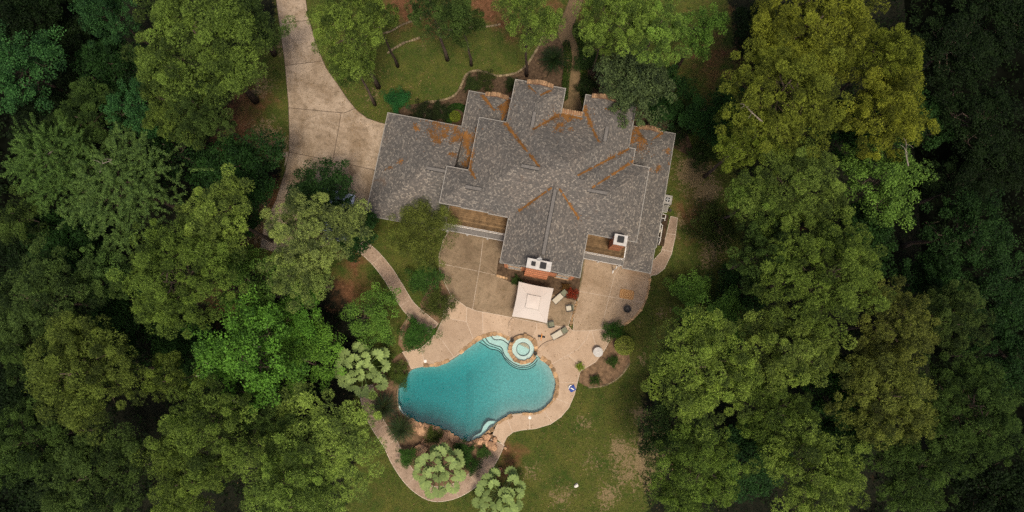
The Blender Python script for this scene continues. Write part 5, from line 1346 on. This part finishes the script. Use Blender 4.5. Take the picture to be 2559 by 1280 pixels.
for lb, pts in (("low clipped hedge along the front walk's left side", [(1415, 112), (1420, 150), (1414, 200), (1410, 245)]), ("low clipped hedge along the front walk's right side", [(1440, 70), (1452, 115), (1458, 170), (1457, 235)])):
    c = catmull(PP(pts), False, 6); x0, y0 = P(*pts[0])
    clipped("hedge", lb, [(x - x0, y - y0, .3) for x, y in c], [.42] * len(c), (.030, .058, .014), *pts[0], n_per=260)
# ---- fan palms: pleated fans on stalks, each frond its own part
def fan_frond(elev, pitch, seed):
    V = []; n = 20; half = math.radians(128); tri = []
    for i in range(n + 1):
        a = -half + 2 * half * i / n; tip = .50 * (1 - .10 * abs(a / half) ** 2); up = .03 if i % 2 else -.025
        V.append((.06 * math.cos(a), .06 * math.sin(a), 0)); V.append((tip * .80 * math.cos(a), tip * .80 * math.sin(a), up + .05)); V.append((tip * math.cos(a), tip * math.sin(a), up * .6 - .02))
    for i in range(n):
        a, b_ = 3 * i, 3 * i + 3; tri += [(a, a + 1, b_ + 1), (a, b_ + 1, b_)]
        tri += [(a + 1, a + 2, b_ + 1)] if i % 2 else [(a + 1, b_ + 2, b_ + 1)]
    st = 1.5; ex_, ez_ = st * math.cos(elev), st * math.sin(elev); c, s_ = math.cos(pitch), math.sin(pitch)
    V = [(ex_ + x * c, y, ez_ + x * s_ + z - .06 * y * y) for x, y, z in V]; k = len(V)
    for t in (0, .5, 1):
        x = ex_ * t; z = ez_ * t + .08 * math.sin(math.pi * t); V += [(x, -.028, z), (x, .028, z), (x, 0, z + .035)]
    for q in (k, k + 3): tri += [(q, q + 3, q + 4), (q, q + 4, q + 1), (q + 1, q + 4, q + 5), (q + 1, q + 5, q + 2), (q + 2, q + 5, q + 3), (q + 2, q + 3, q)]
    g = np.random.default_rng(seed); return tri_mesh("fan_frond", V, tri, np.clip(g.normal(.5, .22, len(tri)), 0, 1), 'palm')
FANS = [fan_frond(math.radians(e), math.radians(p), i) for i, (e, p) in enumerate(((80, 30), (60, 22), (40, 10), (20, 0), (3, -14)))]
def fan_palm(px, py, h, label, col, n, s, seed):
    r0 = random.Random(seed); r = empty("fan_palm", at(px, py)); x, y = P(px, py, h); r.location = (x, y, 0); tag(r, label, "palm tree", "fan palms by the pool")
    MB().tube([(0, 0, -.1), (.05, .02, h * .6), (0, 0, h)], [.24, .18, .16], 9).build("trunk", 'bark', r)
    for k in range(n):
        t = k / n; a = k * 2.399 + r0.uniform(-.25, .25); c = r0.uniform(.75, 1.15)
        inst(FANS[min(4, int(t ** .75 * 5))], "frond", r, (0, 0, h - .05), (r0.uniform(-.38, .38), r0.uniform(-.16, .16), a), (s * r0.uniform(.85, 1.1),) * 3, tuple(q * c for q in col))
fan_palm(908, 922, 2.6, "fan palm at the upper left of the pool beside the bright tree", (.215, .300, .105), 30, 1.62, 1)
fan_palm(1098, 1172, 2.4, "fan palm inside the bend of the pool path below the rockery", (.180, .250, .090), 30, 1.5, 2)
fan_palm(1250, 1232, 2.4, "fan palm on the lower lawn at the bottom edge", (.165, .235, .080), 30, 1.52, 3)
# ---- sago palms: rosettes of stiff feather fronds
def sago_frond():
    V = []; tri = []; n = 26
    for i in range(n):
        t = (i + 1) / n; x = t * 1.15; z = .32 * math.sin(t * 2.0) - .28 * t * t; w = .17 * math.sin(math.pi * min(1, t * .92 + .06)) ** .6
        for s_ in (-1, 1):
            k = len(V); V += [(x - .014, 0, z), (x + .014, 0, z), (x + .10, s_ * w, z + .04)]; tri.append((k, k + 1, k + 2))
    for i in range(8):
        t0, t1 = i / 8, (i + 1) / 8; f_ = lambda t: (t * 1.15, .32 * math.sin(t * 2.0) - .28 * t * t)
        k = len(V); (xa, za), (xb, zb) = f_(t0), f_(t1); V += [(xa, -.012, za), (xa, .012, za), (xb, .010, zb), (xb, -.010, zb)]; tri += [(k, k + 1, k + 2), (k, k + 2, k + 3)]
    return tri_mesh("sago_frond", V, tri, np.clip(np.random.default_rng(3).normal(.45, .2, len(tri)), 0, 1), 'palm')
SAGO = sago_frond()
def sago(px, py, label, col, s, seed, n=84):
    r0 = random.Random(seed); h = .7; r = empty("sago_palm", at(px, py)); x, y = P(px, py, h); r.location = (x, y, 0); tag(r, label, "cycad", "sago palms")
    MB().tube([(0, 0, -.05), (0, 0, h * .6), (0, 0, h)], [.2, .22, .14], 9).build("trunk", 'bark', r)
    MB().lathe([(.05, h), (.13, h + .06), (.09, h + .16), (.01, h + .2)], 10).build("cone", 'rock', r, True)
    for k in range(n):
        t = k / n; inst(SAGO, "frond", r, (0, 0, h - .02), (r0.uniform(-.2, .2), -math.radians(62 - 68 * t + r0.uniform(-7, 7)), k * 2.399), (s * (.85 + .2 * t),) * 3, tuple(q * r0.uniform(.75, 1.25) for q in col))
sago(961, 1017, "dark sago palm at the pool's left side, upper of the two", (.036, .054, .024), 1.38, 1)
sago(1003, 1070, "dark sago palm beside the rockery, lower of the two", (.038, .058, .024), 1.42, 2)
sago(1383, 152, "sago palm in the front bed beside the front walk", (.016, .030, .011), 1.5, 3)

# ---- bare dead branches poking from a few crowns are things of their own
r7 = random.Random(77)
def snag(a, b_, za, zb, label, rad=.06):
    A = P3(*a, za); B = P3(*b_, zb); r = empty("dead_branch", A); tag(r, label, "branch", "pale dead branches in the crowns")
    D = B - A; m = MB(); mid = D * .5 + Vector((r7.uniform(-.45, .45), r7.uniform(-.45, .45), .1)); m.tube([(0, 0, 0), mid, D], [rad, rad * .7, rad * .25], 6); m.build("limb", 'deadwood', r)
    for k in range(5):
        q = mid.lerp(D, r7.random()); e = q + Vector((r7.uniform(-.7, .7), r7.uniform(-.7, .7), r7.uniform(0, .4))); MB().tube([q, q.lerp(e, .5) + Vector((.05, .05, .05)), e], [rad * .4, rad * .3, .012], 4).build("twig", 'deadwood', r)
snag((2005, 80), (1905, 102), 16, 16, "pale bare branch between the two topmost yellowish pines", .06)
snag((1910, 372), (1825, 368), 15, 15, "pale bare branch left of the large yellow-green pine")
snag((490, 940), (530, 915), 14, 14.5, "pale twigs at the bright green broadleaf's left side"); snag((590, 850), (645, 870), 14.2, 14.6, "pale twigs on top of the bright green broadleaf")
snag((1905, 305), (1860, 262), 17, 17.4, "bare limb in the gap of the large yellow-green pine", .08); snag((2270, 415), (2265, 350), 17, 17, "grey bare twig below the most golden pine")
snag((565, 1005), (595, 1008), 13, 13.2, "pale twig below the bright green broadleaf")
snag((250, 430), (280, 400), 14.2, 14.6, "pale twigs on the widest feathery tree"); snag((60, 395), (130, 380), 14.2, 14.6, "pale twigs on the feathery tree near the left edge")

# ---- dark undergrowth that covers the woods' floor (one mass nobody could count)
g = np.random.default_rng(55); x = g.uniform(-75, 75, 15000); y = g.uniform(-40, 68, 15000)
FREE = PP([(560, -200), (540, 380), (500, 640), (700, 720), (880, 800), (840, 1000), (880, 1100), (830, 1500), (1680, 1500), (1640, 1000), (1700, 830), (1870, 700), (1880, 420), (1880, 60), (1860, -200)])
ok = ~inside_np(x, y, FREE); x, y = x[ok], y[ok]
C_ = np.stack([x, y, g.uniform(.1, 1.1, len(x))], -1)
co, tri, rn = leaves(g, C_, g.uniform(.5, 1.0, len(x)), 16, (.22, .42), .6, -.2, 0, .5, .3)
uo = bpy.data.objects.new("undergrowth", tri_mesh("undergrowth", co, tri, rn, 'leaf')); link(uo); uo.color = (.009, .020, .007, 1)  # near-black leaf colour carries the gloom between the crowns
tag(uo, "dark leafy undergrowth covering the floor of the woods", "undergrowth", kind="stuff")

# ---- fallen leaves on lawn, paving and roof
g = np.random.default_rng(21); LX = []
for a0, a1, b0, b1, nn in ((560, 1850, 0, 1280, 3600), (690, 960, 0, 560, 500), (1090, 1620, 560, 1080, 90), (840, 1080, 180, 320, 300)):
    qx = g.uniform(a0, a1, nn); qy = g.uniform(b0, b1, nn); cl = g.normal(size=(nn, 2)) * 6
    LX += [P(a, b_) for a, b_ in zip(qx + cl[:, 0], qy + cl[:, 1])]
LX = np.array(LX); kk = ~inside_np(LX[:, 0], LX[:, 1], POOL_BIG)
for b in BL.values(): kk &= ~inside_np(LX[:, 0], LX[:, 1], [H2W(u, v) for u, v in ((b[1], b[3]), (b[2], b[3]), (b[2], b[4]), (b[1], b[4]))])
LX = LX[kk]; V = []; F = []
for x_, y_ in LX:
    a = g.uniform(0, 6.28); ln = g.uniform(.035, .09); wd = ln * g.uniform(.3, .6); c, s_ = math.cos(a), math.sin(a); z = .11 + g.uniform(0, .03); k = len(V)
    V += [(x_ + ln * c, y_ + ln * s_, z), (x_ - wd * s_, y_ + wd * c, z + .02), (x_ - ln * c, y_ - ln * s_, z), (x_ + wd * s_, y_ - wd * c, z + .015)]; F.append((k, k + 1, k + 2, k + 3))
o = mk("fallen_leaves", V, F, 'fallen'); tag(o, "small dry fallen leaves scattered over the lawns and paving", "leaves", kind="stuff")

# ---- grass blades over the lawns (nobody could count these)
g = np.random.default_rng(99); NT = 46000
x = g.uniform(-32, 32, NT * 3); y = g.uniform(-20, 50, NT * 3)
ix = np.clip(((x - GX0) / GS).astype(int), 0, nx); iy = np.clip(((y - GY0) / GS).astype(int), 0, ny)
w = A_GRASS[iy, ix] * (1 - np.clip(A_DRY[iy, ix] * 1.2, 0, .92)) * (1 - np.clip(A_STRAW[iy, ix] * 1.1, 0, .9))
ok = g.random(x.size) < w
hu0, hu1 = 1e9, 0
solid = [DRIVE, TERR_L, TERR_R, DECK, ROCKBED, POOL_BIG, op, fw] + [[H2W(u, v) for u, v in ((b[1], b[3]), (b[2], b[3]), (b[2], b[4]), (b[1], b[4]))] for b in BL.values()]
for o in list(COL.objects):
    if o.get("kind") == "structure" and o.name.split('.')[0] in ("front_bed", "front_bed_east", "rear_bed", "lawn_side_bed", "garden_path", "side_path", "path_bed", "terrace_bed", "front_step"):
        solid.append([(v_.co.x, v_.co.y) for v_ in o.data.vertices])
for poly in solid: ok &= ~inside_np(x, y, poly)
x, y = x[ok][:NT], y[ok][:NT]; m = len(x); B_ = 3
px_ = np.repeat(np.stack([x, y, np.zeros(m)], -1), B_, 0) + g.normal(size=(m * B_, 3)) * [.05, .05, 0]
d = unit(g.normal(size=(m * B_, 3)) * [.8, .8, 0] + [0, 0, .55]); ln = g.uniform(.08, .17, (m * B_, 1)); sd_ = unit(np.cross(d, g.normal(size=d.shape))) * .022
co = np.stack([px_ - sd_, px_ + sd_, px_ + d * ln], -2).reshape(-1, 3)
gme = tri_mesh("grass", co, np.arange(len(co)).reshape(-1, 3), g.random(m * B_), 'grass')
go = bpy.data.objects.new("grass", gme); link(go); tag(go, "short green grass blades growing over the lawns", "grass", kind="stuff")
